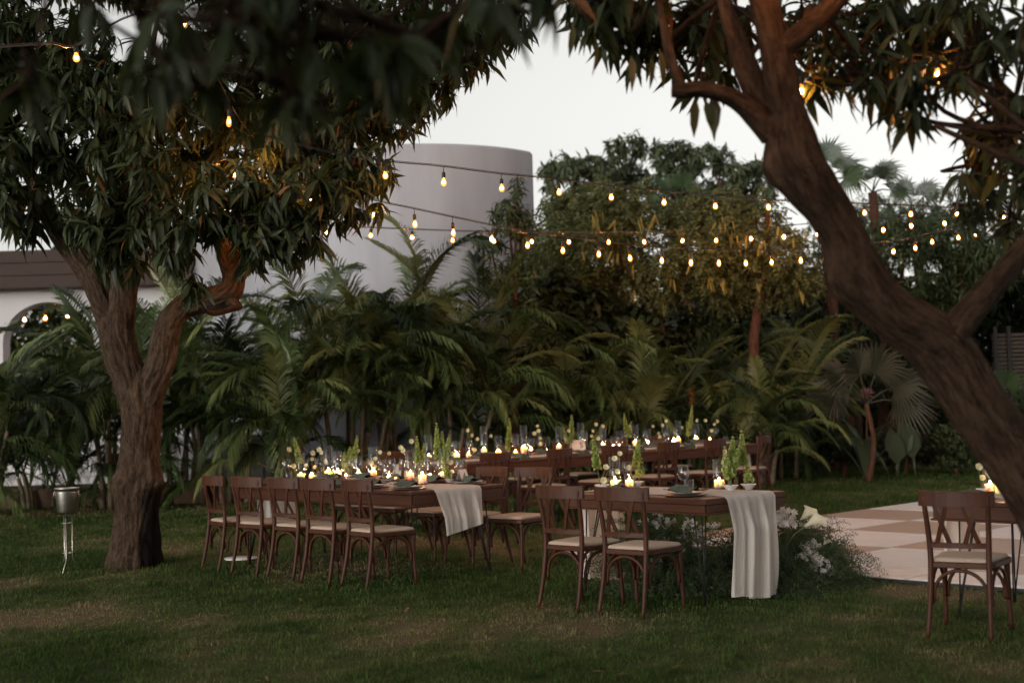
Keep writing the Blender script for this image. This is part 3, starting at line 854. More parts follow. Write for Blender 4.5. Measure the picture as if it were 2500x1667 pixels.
# --- background trees: skyline mangoes, pod trees, shrubs
BG = [
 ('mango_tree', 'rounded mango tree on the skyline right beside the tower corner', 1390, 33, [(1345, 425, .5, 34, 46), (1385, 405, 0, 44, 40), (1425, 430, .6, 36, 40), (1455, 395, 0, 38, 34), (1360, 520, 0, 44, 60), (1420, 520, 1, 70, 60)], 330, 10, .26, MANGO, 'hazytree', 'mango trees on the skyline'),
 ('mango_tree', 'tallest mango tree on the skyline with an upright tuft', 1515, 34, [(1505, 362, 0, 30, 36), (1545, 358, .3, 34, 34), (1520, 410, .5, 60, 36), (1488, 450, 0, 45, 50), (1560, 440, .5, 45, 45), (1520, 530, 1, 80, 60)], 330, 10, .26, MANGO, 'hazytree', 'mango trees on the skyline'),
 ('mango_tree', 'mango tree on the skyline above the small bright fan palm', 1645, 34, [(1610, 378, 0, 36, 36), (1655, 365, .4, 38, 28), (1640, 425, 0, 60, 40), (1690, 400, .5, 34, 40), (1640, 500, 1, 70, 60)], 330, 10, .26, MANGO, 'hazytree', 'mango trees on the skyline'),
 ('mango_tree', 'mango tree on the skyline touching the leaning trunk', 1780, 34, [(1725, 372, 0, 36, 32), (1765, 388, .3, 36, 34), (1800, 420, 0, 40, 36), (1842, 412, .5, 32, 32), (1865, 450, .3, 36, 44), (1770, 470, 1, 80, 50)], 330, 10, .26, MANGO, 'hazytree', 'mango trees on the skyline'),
 ('young_tree', 'slender young tree with drooping leaves in front of the tower', 1256, 22.6, [(1262, 455, 0, 22, 38), (1240, 520, 0, 48, 50), (1275, 540, 0, 45, 55), (1195, 590, 0, 42, 40), (1285, 640, 0, 55, 60), (1210, 680, 0, 58, 50), (1265, 760, .1, 70, 70), (1300, 850, .1, 70, 70)], 330, 9, .22, SLIM, 'shrub', None),
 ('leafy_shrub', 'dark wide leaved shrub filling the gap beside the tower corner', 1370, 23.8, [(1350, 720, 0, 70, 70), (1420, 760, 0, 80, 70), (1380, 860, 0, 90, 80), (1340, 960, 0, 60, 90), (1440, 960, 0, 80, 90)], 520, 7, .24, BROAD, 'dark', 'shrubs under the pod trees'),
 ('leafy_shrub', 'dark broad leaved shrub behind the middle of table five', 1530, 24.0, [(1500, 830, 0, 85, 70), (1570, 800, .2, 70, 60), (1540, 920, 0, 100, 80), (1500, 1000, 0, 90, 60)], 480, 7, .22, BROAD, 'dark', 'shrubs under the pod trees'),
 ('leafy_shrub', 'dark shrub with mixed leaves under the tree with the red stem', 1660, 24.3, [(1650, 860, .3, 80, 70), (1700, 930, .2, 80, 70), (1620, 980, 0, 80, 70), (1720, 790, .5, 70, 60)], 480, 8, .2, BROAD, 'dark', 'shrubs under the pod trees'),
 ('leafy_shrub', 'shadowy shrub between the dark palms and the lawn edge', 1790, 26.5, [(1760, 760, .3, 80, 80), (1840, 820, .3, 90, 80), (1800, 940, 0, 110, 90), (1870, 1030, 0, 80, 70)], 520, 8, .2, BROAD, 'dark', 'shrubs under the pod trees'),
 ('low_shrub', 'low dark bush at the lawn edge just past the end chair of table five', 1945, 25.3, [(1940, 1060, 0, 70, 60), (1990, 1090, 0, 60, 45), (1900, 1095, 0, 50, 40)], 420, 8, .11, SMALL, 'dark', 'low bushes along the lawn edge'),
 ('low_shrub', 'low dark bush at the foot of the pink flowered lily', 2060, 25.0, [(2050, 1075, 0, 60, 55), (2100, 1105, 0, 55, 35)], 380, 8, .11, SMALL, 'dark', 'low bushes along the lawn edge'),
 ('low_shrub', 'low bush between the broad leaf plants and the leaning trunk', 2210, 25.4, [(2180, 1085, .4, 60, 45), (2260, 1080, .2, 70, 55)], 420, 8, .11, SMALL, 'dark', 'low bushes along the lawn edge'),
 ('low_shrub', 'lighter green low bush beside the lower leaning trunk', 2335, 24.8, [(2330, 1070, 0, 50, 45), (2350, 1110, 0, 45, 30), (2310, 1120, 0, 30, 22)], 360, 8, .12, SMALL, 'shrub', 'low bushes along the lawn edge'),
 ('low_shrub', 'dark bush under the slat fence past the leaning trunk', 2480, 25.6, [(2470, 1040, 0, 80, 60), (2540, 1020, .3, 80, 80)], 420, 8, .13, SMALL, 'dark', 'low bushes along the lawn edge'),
 ('bushy_tree', 'bushy green tree behind the string lights right of the leaning trunk', 2180, 27.5, [(2160, 600, 0, 80, 70), (2230, 570, .5, 80, 70), (2210, 680, 0, 90, 80), (2150, 740, .5, 90, 80), (2260, 760, 0, 80, 80)], 620, 8, .2, SLIM, 'shrub', 'bushy trees right of the leaning trunk'),
 ('bushy_tree', 'bushy tree in front of the slat fence below the hanging bough', 2360, 28.0, [(2340, 590, .5, 90, 70), (2420, 640, 0, 90, 80), (2330, 700, 0, 80, 80), (2290, 640, .8, 70, 80)], 620, 8, .22, SLIM, 'shrub', 'bushy trees right of the leaning trunk'),
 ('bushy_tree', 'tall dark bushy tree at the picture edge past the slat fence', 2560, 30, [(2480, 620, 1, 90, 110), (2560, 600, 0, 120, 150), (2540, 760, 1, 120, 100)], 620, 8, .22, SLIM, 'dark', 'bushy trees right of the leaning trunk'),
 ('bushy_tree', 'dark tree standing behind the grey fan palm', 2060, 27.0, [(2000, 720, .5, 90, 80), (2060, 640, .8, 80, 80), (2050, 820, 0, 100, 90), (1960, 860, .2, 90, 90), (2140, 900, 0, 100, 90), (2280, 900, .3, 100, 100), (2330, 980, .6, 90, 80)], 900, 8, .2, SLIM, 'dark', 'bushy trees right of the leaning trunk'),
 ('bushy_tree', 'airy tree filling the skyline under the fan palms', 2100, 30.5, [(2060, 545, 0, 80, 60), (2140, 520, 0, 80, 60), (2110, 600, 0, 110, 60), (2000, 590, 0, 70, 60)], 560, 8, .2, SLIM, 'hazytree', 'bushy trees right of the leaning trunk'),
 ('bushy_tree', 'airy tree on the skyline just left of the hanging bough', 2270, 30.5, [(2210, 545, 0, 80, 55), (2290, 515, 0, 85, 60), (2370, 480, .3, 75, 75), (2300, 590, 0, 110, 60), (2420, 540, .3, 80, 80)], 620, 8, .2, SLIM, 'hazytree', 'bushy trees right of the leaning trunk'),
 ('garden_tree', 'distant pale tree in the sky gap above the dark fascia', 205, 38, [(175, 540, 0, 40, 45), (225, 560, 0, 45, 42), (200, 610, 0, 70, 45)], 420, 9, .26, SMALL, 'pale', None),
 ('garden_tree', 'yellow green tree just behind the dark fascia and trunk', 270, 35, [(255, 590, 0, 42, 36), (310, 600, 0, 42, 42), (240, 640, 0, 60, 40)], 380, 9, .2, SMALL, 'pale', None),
 ('painted_glow_shrub', 'shrub coloured orange as if lamplit behind the end of table five', 1682, 23.0, [(1685, 968, 0, 7, 22), (1682, 1010, 0, 6, 16)], 14, 6, .09, SMALL, 'painted_glow_shrub', None),
 ('leafy_shrub', 'dark leathery shrub at the foot of the tower corner', 1330, 22.4, [(1330, 1010, 0, 42, 45), (1360, 1040, 0, 50, 50)], 200, 7, .2, BROAD, 'dark', None),
]
for (nm, lab, px, d, blobs, n, k, size, tpl, m, grp) in BG:
    cat = 'tree' if 'tree' in nm else 'shrub'
    bush(nm, lab, cat, px, 1120, d, blobs, n, k, size, tpl, M[m], trunk=.09 if cat == 'tree' else .035, group=grp, droop=.75 if tpl is MANGO else .45)

# pod trees: feathery sprays of tiny leaflets, hanging pods
def feather_tree(label, px, d, stem, blobs, n, pods, seed):
    foot = at(px, 1080, d); foot.z = 0
    t = thing('pod_tree', label, 'tree', foot, 0, 'pod trees behind the string lights')
    B = [pblob(a, b, d + e, c, f_) for a, b, e, c, f_ in blobs]
    P, D = blob_points(B, n, .35)
    ax = D * .8 + rng.normal(0, .4, D.shape); ax[:, 2] += .1
    mb = MB()
    o, dd, u, s = whorls(P, ax, 5, .34, .5, 1.0, .3)         # compound leaf ribs
    # leaflets along each rib
    q = 9
    tt = np.linspace(.15, 1, q)
    dn = norm(dd); sidev = norm(np.cross(u, dn))
    for sg in (-1, 1):
        oo = (o[:, None] + dn[:, None] * (tt[None, :, None] * s[:, None, None]) + np.array([0, 0, -1.0]) * (.25 * tt[None, :, None] ** 2 * s[:, None, None])).reshape(-1, 3)
        d2 = (sidev[:, None] * sg + dn[:, None] * .45 + rng.normal(0, .12, (len(o), q, 3))).reshape(-1, 3)
        nq = len(oo); d2 = norm(d2); w_ = norm(np.cross(d2, rng.normal(size=d2.shape)))
        ln = (.085 * np.sin(np.pi * (.12 + .8 * tt))[None, :] * np.ones((len(o), 1))).reshape(-1, 1)
        V = np.stack([oo, oo + d2 * ln * .5 + w_ * .016, oo + d2 * ln, oo + d2 * ln * .5 - w_ * .016], 1).reshape(-1, 3)
        mb.add(V, (np.arange(nq) * 4)[:, None] + np.array([[0, 1, 2, 3]]), smooth=True)
    c = mb.build('crown', M['feather'], t, world=True); c['kind'] = 'stuff'
    mb = MB(); path = [A(at(a, b, d + e)) for a, b, e, r_ in stem]; path[0][2] = -.02; rad = [r_ * d / F for a, b, e, r_ in stem]
    sp = spline(np.c_[np.array(path), rad], 6); tube(mb, sp[:, :3], sp[:, 3], 8, rough=.12, ridge=.02, seed=px)
    for cc, r_ in B:
        a = sp[rng.integers(len(sp) // 3, len(sp)), :3]
        z = spline([a, (a + cc) / 2 + rng.normal(0, .1, 3), cc], 5); tube(mb, z, np.linspace(.03, .008, len(z)), 6, rough=.1, ridge=.01)
    mb.build('trunk', M['bark3'], t, world=True)
    # pods
    me = None; V = []
    L_ = .20
    for i_, z in enumerate(np.linspace(0, -1, 7)):
        ww = [.15, .8, 1, 1, 1, .8, .1][i_] * .014
        V.append([(-ww, .003, z * L_), (0, .006, z * L_), (ww, .003, z * L_), (0, -.004, z * L_), (-ww, .003, z * L_)])
    mb = MB(); grid(mb, np.array(V)); me = mb.mesh('seed_pod', M['pod'])
    for (a, b) in pods:
        for j in range(rng.integers(2, 5)):
            o_ = bpy.data.objects.new('seed_pod', me); COL.objects.link(o_); o_.parent = t
            o_.location = at(a + rng.normal(0, 6), b + rng.normal(0, 9), d - rng.uniform(.7, 1.1)) - foot
            o_.rotation_euler = (rng.normal(0, .2), rng.normal(0, .25), rng.uniform(0, 6.28)); f = rng.uniform(.7, 1.35); o_.scale = (f, f, f)
    return t
feather_tree('feathery pod tree with a bending red stem behind table five', 1640, 24.6, [(1640, 1080, 0, 17), (1622, 880, 0, 15), (1600, 770, -.2, 12), (1540, 670, -.3, 10), (1490, 560, -.3, 8)],
    [(1420, 500, .3, 90, 70), (1500, 500, 0, 90, 70), (1350, 590, .3, 80, 80), (1440, 590, -.3, 100, 70), (1540, 580, 0, 90, 70), (1590, 660, -.3, 90, 60), (1400, 680, 0, 100, 70), (1480, 690, .3, 90, 60), (1610, 700, -.4, 60, 50)],
    560, [(1448, 520), (1465, 515), (1500, 525), (1560, 535), (1585, 540), (1480, 610), (1500, 620), (1545, 640), (1640, 680), (1545, 710), (1620, 740), (1455, 540), (1600, 530), (1418, 600)], 5)
feather_tree('feathery pod tree glowing under the string lights beside the leaning trunk', 1860, 24.4, [(1850, 1080, 0, 15), (1840, 860, 0, 13), (1860, 700, -.2, 11), (1880, 600, -.3, 8), (1870, 520, -.3, 6)],
    [(1680, 530, .3, 90, 70), (1760, 520, 0, 90, 70), (1840, 530, 0, 90, 60), (1700, 610, -.3, 90, 70), (1800, 600, -.3, 100, 70), (1900, 610, -.3, 80, 70), (1760, 690, 0, 100, 60), (1860, 690, 0, 90, 60), (1950, 680, 0, 70, 60)],
    560, [(1755, 530), (1770, 545), (1785, 560), (1830, 575), (1860, 590), (1905, 560), (1740, 680), (1760, 690), (1850, 680), (1960, 710), (1965, 560), (1690, 640), (1925, 590), (1800, 575), (1655, 560), (1880, 530)], 6)

# thicket that closes the view behind the shrubs and beyond the arch
def thicket(name, x0, x1, y, ztop, n, m, size, seed):
    r_ = np.random.default_rng(seed)
    x = r_.uniform(x0, x1, n); z = r_.uniform(0.05, 1, n) * np.array([ztop * (.8 + .35 * mnoise.noise(Vector((a * .5, 2, seed)))) for a in x]); yy = y + r_.uniform(0, 1.6, n) + .3 * np.sin(x * 2)
    o, d, u, s = whorls(np.stack([x, yy, z], 1), r_.normal(0, .5, (n, 3)) + np.array([0, -.7, .4]), 7, size, .4)
    mb = MB(); add_leaves(mb, SMALL, o, d, u, s)
    for k in range(int((x1 - x0) / .7)):
        a = r_.uniform(x0, x1); tube(mb, [(a, y + .9, 0), (a + r_.normal(0, .2), y + .9, ztop * .8)], [.05, .02], 5)
    tag(mb.build(name, m), kind='stuff')
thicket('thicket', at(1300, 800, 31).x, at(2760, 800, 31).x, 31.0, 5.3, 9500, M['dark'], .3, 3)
thicket('garden_thicket', at(-500, 800, 36).x, at(560, 800, 36).x, 36.0, 5.8, 5000, M['shrub'], .3, 4)
# ------------------------------------------------------------------ the three mango trees that frame the picture
def path_tube(mb, path, d0, n=20, k=8, **kw):
    """path rows: px, py, depth offset, radius in photo px"""
    P = np.array([list(at(a, b, d0 + e)) + [r_ * (d0 + e) / F] for a, b, e, r_ in path])
    S = spline(P, k)
    tube(mb, S[:, :3], S[:, 3], n, **kw)
    return S
def pieces(parent, arrays, tpl_mesh, count, name='leaf', inview=True):
    """the leaves that show largest, one object each; returns the mask of the others"""
    o, d, u, s = arrays
    V = o - A(CAM)
    Rm = A(CAMROT)
    L = V @ Rm
    px = 1250 + F * L[:, 0] / -L[:, 2]; py = 833.5 - F * L[:, 1] / -L[:, 2]
    vis = (L[:, 2] < 0) & (px > 0) & (px < 2500) & (py > 0) & (py < 1667)
    size = np.where(vis, s / -L[:, 2], 0)
    idx = np.argsort(-size)[:count]
    dn = norm(d); b = norm(np.cross(u, dn)); nn = np.cross(dn, b)
    for i in idx:
        m4 = Matrix(((dn[i][0], b[i][0], nn[i][0]), (dn[i][1], b[i][1], nn[i][1]), (dn[i][2], b[i][2], nn[i][2])))
        ob = bpy.data.objects.new(name, tpl_mesh); COL.objects.link(ob); ob.parent = parent
        ob.location = o[i] - A(parent.location); ob.rotation_euler = m4.to_euler(); ob.scale = (s[i],) * 3
    mask = np.ones(len(o), bool); mask[idx] = False
    return mask
mb = MB(); mb.add(MANGO[0], MANGO[1]); MANGO2 = leaf_tpl(.19, .5, .55, rows=((.25, .9), (.6, 1.0)))
LEAF = mb.mesh('leaf', M['mango'])
def crown(t, blobs, d0, n, k, size, count, extra=(), limbs=None, droop=.85, shell=.35, branch_r=.035, bm='bark2'):
    B = [pblob(a, b, d0 + e, c, f_, g) for a, b, e, c, f_, g in blobs]
    B += list(extra)
    P, D = blob_points(B, n, shell)
    ax = D * .8 + rng.normal(0, .35, D.shape); ax[:, 2] += .15
    arr = whorls(P, ax, k, size, droop, 1.0, .28)
    keep = arr[0][:, 2] > .3
    arr = tuple(a[keep] for a in arr)
    mask = pieces(t, arr, LEAF, count)
    mb = MB(); pick = rng.random(len(mask)) < .5
    add_leaves(mb, MANGO, *[a[mask & pick] for a in arr]); add_leaves(mb, MANGO2, *[a[mask & ~pick] for a in arr])
    o = mb.build('foliage', M['mango'], t, world=True); o['kind'] = 'stuff'
    # twigs behind the whorls
    mb = MB()
    for c, r_ in B:
        if limbs is not None:
            a = limbs[np.argmin(((limbs - c) ** 2).sum(1) + rng.uniform(0, .3, len(limbs)))]
            z = spline([a, (a + c) / 2 + rng.normal(0, .12, 3), c], 6)
            tube(mb, z, np.linspace(branch_r, branch_r * .3, len(z)), 7, rough=.15, ridge=.02, seed=c[0])
        sel = P[((P - c) ** 2).sum(1) < (np.max(r_) * 1.1) ** 2]
        for q in sel[rng.permutation(len(sel))[:9]]:
            tube(mb, spline([c, (c + q) / 2 + rng.normal(0, .05, 3), q], 3), np.linspace(.012, .004, 7), 4, rough=.1)
    o = mb.build('branches', M[bm], t, world=True); o['kind'] = 'stuff'

# --- the forked tree on the left
DL = 13.8
base = at(332, 1385, DL); base.z = 0
lt = thing('mango_tree', 'forked mango tree with gnarled dark stained trunk beside the ice bucket', 'tree', base)
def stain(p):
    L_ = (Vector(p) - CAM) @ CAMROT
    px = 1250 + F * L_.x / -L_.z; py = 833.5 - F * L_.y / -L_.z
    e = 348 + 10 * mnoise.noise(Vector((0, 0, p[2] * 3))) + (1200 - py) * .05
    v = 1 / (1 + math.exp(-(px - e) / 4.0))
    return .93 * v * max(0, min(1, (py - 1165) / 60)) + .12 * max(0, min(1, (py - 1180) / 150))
BUMPS = [(A(at(a, b, DL + e)), r_, h_) for a, b, e, r_, h_ in ((297, 1185, -.12, .13, .075), (388, 1180, -.12, .11, .075), (345, 1165, -.2, .10, .03), (296, 948, -.05, .08, .07), (372, 1186, -.2, .07, .04))]
mb = MB()
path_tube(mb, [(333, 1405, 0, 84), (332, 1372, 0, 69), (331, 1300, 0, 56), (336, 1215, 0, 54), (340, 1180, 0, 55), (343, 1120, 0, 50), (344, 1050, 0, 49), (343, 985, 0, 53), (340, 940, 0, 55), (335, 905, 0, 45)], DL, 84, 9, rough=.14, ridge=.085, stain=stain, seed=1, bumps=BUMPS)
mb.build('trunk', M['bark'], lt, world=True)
LIMBS = []
for nm, path in (('limb', [(341, 1080, 0, 14), (339, 1010, -.01, 32), (320, 930, -.05, 43), (298, 870, -.05, 43), (284, 810, -.03, 42), (278, 765, 0, 38)]),
                 ('limb', [(290, 830, 0, 30), (268, 770, 0, 37), (237, 695, 0, 34), (205, 645, .05, 31), (165, 595, .1, 29), (128, 540, .2, 25), (98, 480, .3, 20), (60, 400, .5, 15), (20, 300, .7, 9)]),
                 ('limb', [(286, 840, -.03, 34), (296, 760, -.05, 35), (305, 690, -.06, 34), (303, 620, -.03, 33), (300, 560, 0, 29), (298, 480, .1, 24), (310, 380, .2, 19), (340, 270, .3, 13), (360, 160, .4, 7)]),
                 ('limb', [(225, 490, .3, 18), (195, 450, .25, 16), (170, 420, .3, 14), (120, 340, .4, 9)]),
                 ('limb', [(346, 1080, 0, 12), (356, 1005, -.03, 30), (376, 930, -.08, 36), (394, 880, -.1, 35), (403, 825, -.08, 33), (418, 780, -.05, 31), (448, 748, 0, 30), (490, 735, 0, 31), (535, 726, 0, 32), (562, 706, 0, 30), (568, 672, .03, 27), (552, 625, .05, 25), (536, 560, .1, 22), (526, 480, .1, 19), (522, 420, .15, 16), (540, 330, .25, 12), (590, 220, .4, 8)]),
                 ('limb', [(570, 690, 0, 22), (588, 655, -.05, 20), (592, 600, -.1, 18), (610, 520, -.2, 14), (680, 420, -.3, 10), (780, 330, -.4, 6)]),
                 ('limb', [(545, 722, -.02, 16), (572, 740, -.06, 13), (586, 752, -.09, 9)])):
    mb = MB(); S = path_tube(mb, path, DL, 60, 9, rough=.12, ridge=.085, stain=lambda p: 0.0, seed=path[0][0]); mb.build(nm, M['bark'], lt, world=True); LIMBS.append(S[len(S) // 2:, :3])
LB = [(120, 270, .2, 260, 190, .9), (40, 470, -.4, 110, 110, .5), (60, 130, .5, 260, 160, 1.0), (330, 455, -.5, 180, 140, .6), (250, 560, -.7, 95, 70, .35), (420, 560, -.9, 120, 75, .35),
      (430, 300, .3, 250, 180, 1.0), (560, 480, -.9, 120, 95, .5), (640, 560, -1.0, 85, 60, .3), (690, 460, -.8, 150, 120, .6), (720, 560, -.9, 80, 85, .3), (840, 470, -.7, 110, 80, .4), (880, 400, -.5, 90, 65, .4),
      (740, 310, -.2, 190, 150, .8), (900, 230, .1, 170, 130, .7), (1010, 150, .3, 160, 110, .7), (1130, 90, .4, 130, 85, .6), (1220, 40, .5, 95, 60, .5), (600, 170, .4, 280, 150, 1.1), (850, 90, .5, 280, 110, 1.0), (470, 690, -.8, 30, 30, .15), (300, 620, -.6, 60, 40, .25), (600, 610, -.9, 50, 40, .2), (400, -160, .5, 480, 130, 2.0), (1000, -130, .6, 300, 100, 1.4)]  # last lobes lie above the view, added to shade the tables
crown(lt, LB, DL, 3300, 11, .235, 300, limbs=np.vstack(LIMBS))

# --- the leaning tree on the right
DR_ = 6.2
rb = at(2850, 2150, DR_ - .1); rb.z = 0
rt = thing('mango_tree', 'mango tree with thick trunk leaning across the string lights', 'tree', rb)
mb = MB()
path_tube(mb, [(2870, 2150, 0, 110), (2760, 1760, 0, 92), (2650, 1450, 0, 84), (2545, 1225, 0, 79), (2470, 1110, 0, 75), (2398, 1008, 0, 73), (2312, 876, 0, 73), (2245, 810, 0, 70), (2180, 768, 0, 66), (2110, 690, 0, 66), (2072, 610, 0, 57), (2030, 525, 0, 54), (1985, 458, 0, 64), (1948, 390, 0, 64), (1932, 335, 0, 60), (1920, 280, 0, 52)], DR_, 96, 10, rough=.13, ridge=.075, seed=4, bumps=[(A(at(a, b, DR_ + e)), r_, h_) for a, b, e, r_, h_ in ((2030, 690, -.03, .11, .05), (1880, 420, 0, .10, .045), (2075, 700, -.12, .09, .03))])
mb.build('trunk', M['bark2'], rt, world=True)
RL = []
for path in ([(1938, 370, 0, 52), (1925, 290, -.02, 46), (1905, 200, -.05, 42), (1890, 110, -.08, 39), (1868, 20, -.1, 36), (1845, -70, -.1, 32), (1830, -200, 0, 26)],
             [(1895, 140, -.06, 30), (1928, 105, -.1, 29), (1975, 65, -.15, 27), (2035, 10, -.2, 25), (2110, -60, -.3, 20), (2230, -150, -.4, 14)],
             [(1925, 350, .05, 44), (1880, 290, .06, 38), (1845, 220, .06, 34), (1815, 150, .06, 31), (1795, 90, .05, 24), (1772, 20, .05, 19), (1755, -80, .1, 15)],
             [(1885, 330, .02, 34), (1845, 285, 0, 30), (1805, 250, -.02, 24), (1765, 230, -.04, 21), (1715, 218, -.06, 21), (1665, 222, -.08, 20), (1640, 222, -.08, 17)],
             [(1660, 215, -.08, 15), (1648, 175, -.08, 14), (1634, 130, -.05, 13), (1622, 70, 0, 11), (1600, -30, .1, 8)],
             [(2310, 840, -.02, 44), (2360, 772, -.04, 36), (2410, 715, -.06, 32), (2470, 645, -.08, 29), (2540, 560, -.1, 26), (2600, 440, -.1, 20), (2560, 300, 0, 14)]):
    mb = MB(); S = path_tube(mb, path, DR_, 48, 8, rough=.10, ridge=.03, seed=path[0][0]); mb.build('limb', M['bark2'], rt, world=True); RL.append(S[len(S) // 2:, :3])
RB = [(1430, -20, .4, 120, 65, .5), (1500, 60, .5, 110, 55, .4), (1590, 20, .3, 130, 80, .5), (1545, 120, .5, 60, 45, .25), (1650, 90, .6, 90, 70, .4), (1725, 60, .5, 90, 90, .4), (1725, 165, .5, 55, 45, .25),
      (1800, 20, .7, 120, 90, .5), (1780, 120, .6, 60, 70, .3), (1960, 60, .8, 110, 100, .5), (1990, 190, .3, 50, 45, .3), (2080, 130, .3, 100, 80, .4), (2150, 215, .1, 110, 55, .4), (2220, 255, 0, 75, 40, .3), (2230, 130, .4, 120, 80, .5),
      (2330, 60, .4, 150, 70, .6), (2390, 150, .2, 100, 55, .4), (2450, 90, .2, 110, 110, .5), (2330, 180, 0, 55, 35, .2), (2180, 20, .6, 180, 70, .7), (2480, 240, 0, 70, 80, .4), (2460, 340, -.1, 55, 60, .3), (2500, 440, -.1, 65, 90, .35), (2420, 420, .6, 55, 80, .3), (2400, 500, .9, 60, 60, .3), (2460, 560, .7, 60, 60, .3), (2350, 330, .5, 50, 50, .25), (2385, 400, .6, 60, 60, .3), (2430, 300, .4, 60, 60, .3), (1650, -260, .8, 420, 140, 1.5), (2300, -230, .8, 350, 130, 1.5)]  # final lobes extend the crown out of view as overhead shade
crown(rt, RB, DR_ + .3, 620, 9, .175, 300, limbs=np.vstack(RL), shell=.25, droop=.8, branch_r=.018)
# single hanging leaves under the horizontal limb and at the sky gap
DRP = np.array([list(at(a, b, DR_ + e)) for a, b, e in ((1722, 240, -.05), (1735, 238, 0), (1700, 238, 0), (1750, 240, .02), (1541, 135, .2), (1590, 140, .2), (1610, 120, .2), (1400, 60, .3), (1450, 80, .3))])
mb = MB(); nn = len(DRP)
add_leaves(mb, MANGO, DRP, np.tile([[.05, 0, -1.0]], (nn, 1)) + rng.normal(0, .16, (nn, 3)), np.tile([[.3, -1, .2]], (nn, 1)) + rng.normal(0, .3, (nn, 3)), rng.uniform(.14, .2, nn))
o = mb.build('hanging_leaves', M['mangowarm'], rt, world=True); o['kind'] = 'stuff'

# --- the overhanging tree whose boughs cross the top of the picture close to the camera
ob = at(-900, 1500, 3.4); ob.z = 0
ot = thing('mango_tree', 'mango boughs hanging close to the camera across the top, dark and blurred', 'tree', ob)
bp = A(ob)
mb = MB(); P = [bp + [0, 0, -.05], bp + [.02, .1, 1.2], bp + [.15, .2, 2.3], bp + [.5, .4, 3.1]]
S = spline(P, 6); tube(mb, S, np.linspace(.2, .13, len(S)), 24, rough=.13, ridge=.05, seed=9); mb.build('trunk', M['bark2'], ot, world=True)
OL = []
for tgt in ((150, -130, 3.3), (620, -60, 3.4), (1050, -90, 3.6)):
    q = A(at(*tgt)); mb = MB(); a = S[-1]
    Z = spline([a - [.15, .1, .35], a + (q - a) * .3 + [0, 0, .25], a + (q - a) * .65 + [0, 0, .2], q], 7); tube(mb, Z, np.linspace(.09, .02, len(Z)), 14, rough=.12, ridge=.03, seed=tgt[0]); mb.build('limb', M['bark2'], ot, world=True); OL.append(Z[6:])
OB = [(560, 60, 0, 190, 120, .35), (760, 90, .1, 190, 150, .35), (930, 60, .2, 170, 110, .35), (1120, 20, .3, 150, 60, .3), (1280, -10, .4, 110, 50, .25), (420, 150, .2, 110, 90, .3), (700, 210, .3, 120, 80, .25), (870, 190, .2, 110, 75, .25), (330, 30, .2, 150, 60, .3), (80, 190, .5, 70, 60, .2), (650, -20, .1, 300, 70, .4)]
SHADE_CROWN = [(np.array(c), np.array(r_)) for c, r_ in (((-2.2, -1.5, 5.0), (3.2, 3.2, .9)), ((2.5, -3.0, 5.4), (3.0, 3.0, .9)), ((-4.5, 2.5, 5.0), (2.2, 2.6, .9)), ((0, -6.0, 4.6), (4.0, 2.2, 1.2)), ((-6.5, -3, 4.4), (2.4, 3, 1.2)), ((-3.2, 1.2, 4.0), (2, 2.4, .6)), ((1.2, .2, 4.3), (2.6, 2, .6)), ((-5, -3, 2.8), (2, 2.6, 1.3)), ((3.5, -4, 3.2), (2.4, 2, 1.4)))]  # unseen foliage over and behind the camera, added to shade the scene
crown(ot, OB, 3.3, 3600, 9, .165, 220, extra=SHADE_CROWN, limbs=np.vstack(OL), shell=.2, droop=.95, branch_r=.012)

# ------------------------------------------------------------------ string lights
sk = MB(); tube(sk, [(0, 0, 0), (0, 0, -.055)], .0035, 6); lathe(sk, [(0, -.05), (.011, -.052), (.0165, -.062), (.018, -.085), (.0165, -.112), (0, -.112)], 12); SOCK = sk.mesh('socket', M['rubber'])
bb = MB(); lathe(bb, [(.0, -.112), (.012, -.113), (.0155, -.122), (.0225, -.145), (.024, -.160), (.020, -.176), (.010, -.186), (0, -.188)], 14); BULB = bb.mesh('bulb', M['bulb'])
fb = MB(); lathe(fb, [(0, -.164), (.008, -.158), (.0095, -.148), (.008, -.138), (0, -.132)], 8); FILA = fb.mesh('filament', M['filament'])
ub = MB(); lathe(ub, [(.0, -.112), (.012, -.113), (.0155, -.122), (.0225, -.145), (.024, -.160), (.020, -.176), (.010, -.186), (0, -.188)], 14); DEAD = ub.mesh('unlit_bulb', M['glass'])
def strand(label, pts, bulbs, dfun, sc=1.0, thick=.0055, dead=()):
    """pts: cable in photo px; bulbs: px of bulb centres (x, y)"""
    x0, y0 = pts[0]
    t = thing('string_light', label, 'string light', at(x0, y0, dfun(x0)), 0, 'strands of warm bulbs across the garden')
    S = spline(np.array([list(at(a, b, dfun(a))) for a, b in pts]), 6)
    mb = MB(); tube(mb, S, thick, 5); tube(mb, S + [0, .004, .012], thick * .5, 4); mb.build('cable', M['rubber'], t, world=True)
    off = A(t.location); lit = []
    for i, (bx, by) in enumerate(bulbs):
        d = dfun(bx)
        bpt = A(at(bx, by, d)); c = S[np.argmin((S[:, 0] - bpt[0]) ** 2 + .2 * (S[:, 1] - bpt[1]) ** 2)]
        drop = max(.10, min(.22, c[2] - bpt[2])); f = drop / .155
        s = bpy.data.objects.new('socket', SOCK); COL.objects.link(s); s.parent = t
        s.location = bpt - off + [0, 0, .155 * max(f, .8) * 1.0]; s.scale = (sc, sc, max(f, .8)); s.rotation_euler = (rng.normal(0, .05), rng.normal(0, .05), 0)
        b = bpy.data.objects.new('unlit_bulb' if i in dead else 'bulb', DEAD if i in dead else BULB); COL.objects.link(b); b.parent = s
        if i not in dead: lit.append((t, s))
    for t_, s in lit:
        fo = bpy.data.objects.new('filament', FILA); COL.objects.link(fo); fo.parent = s
    return t
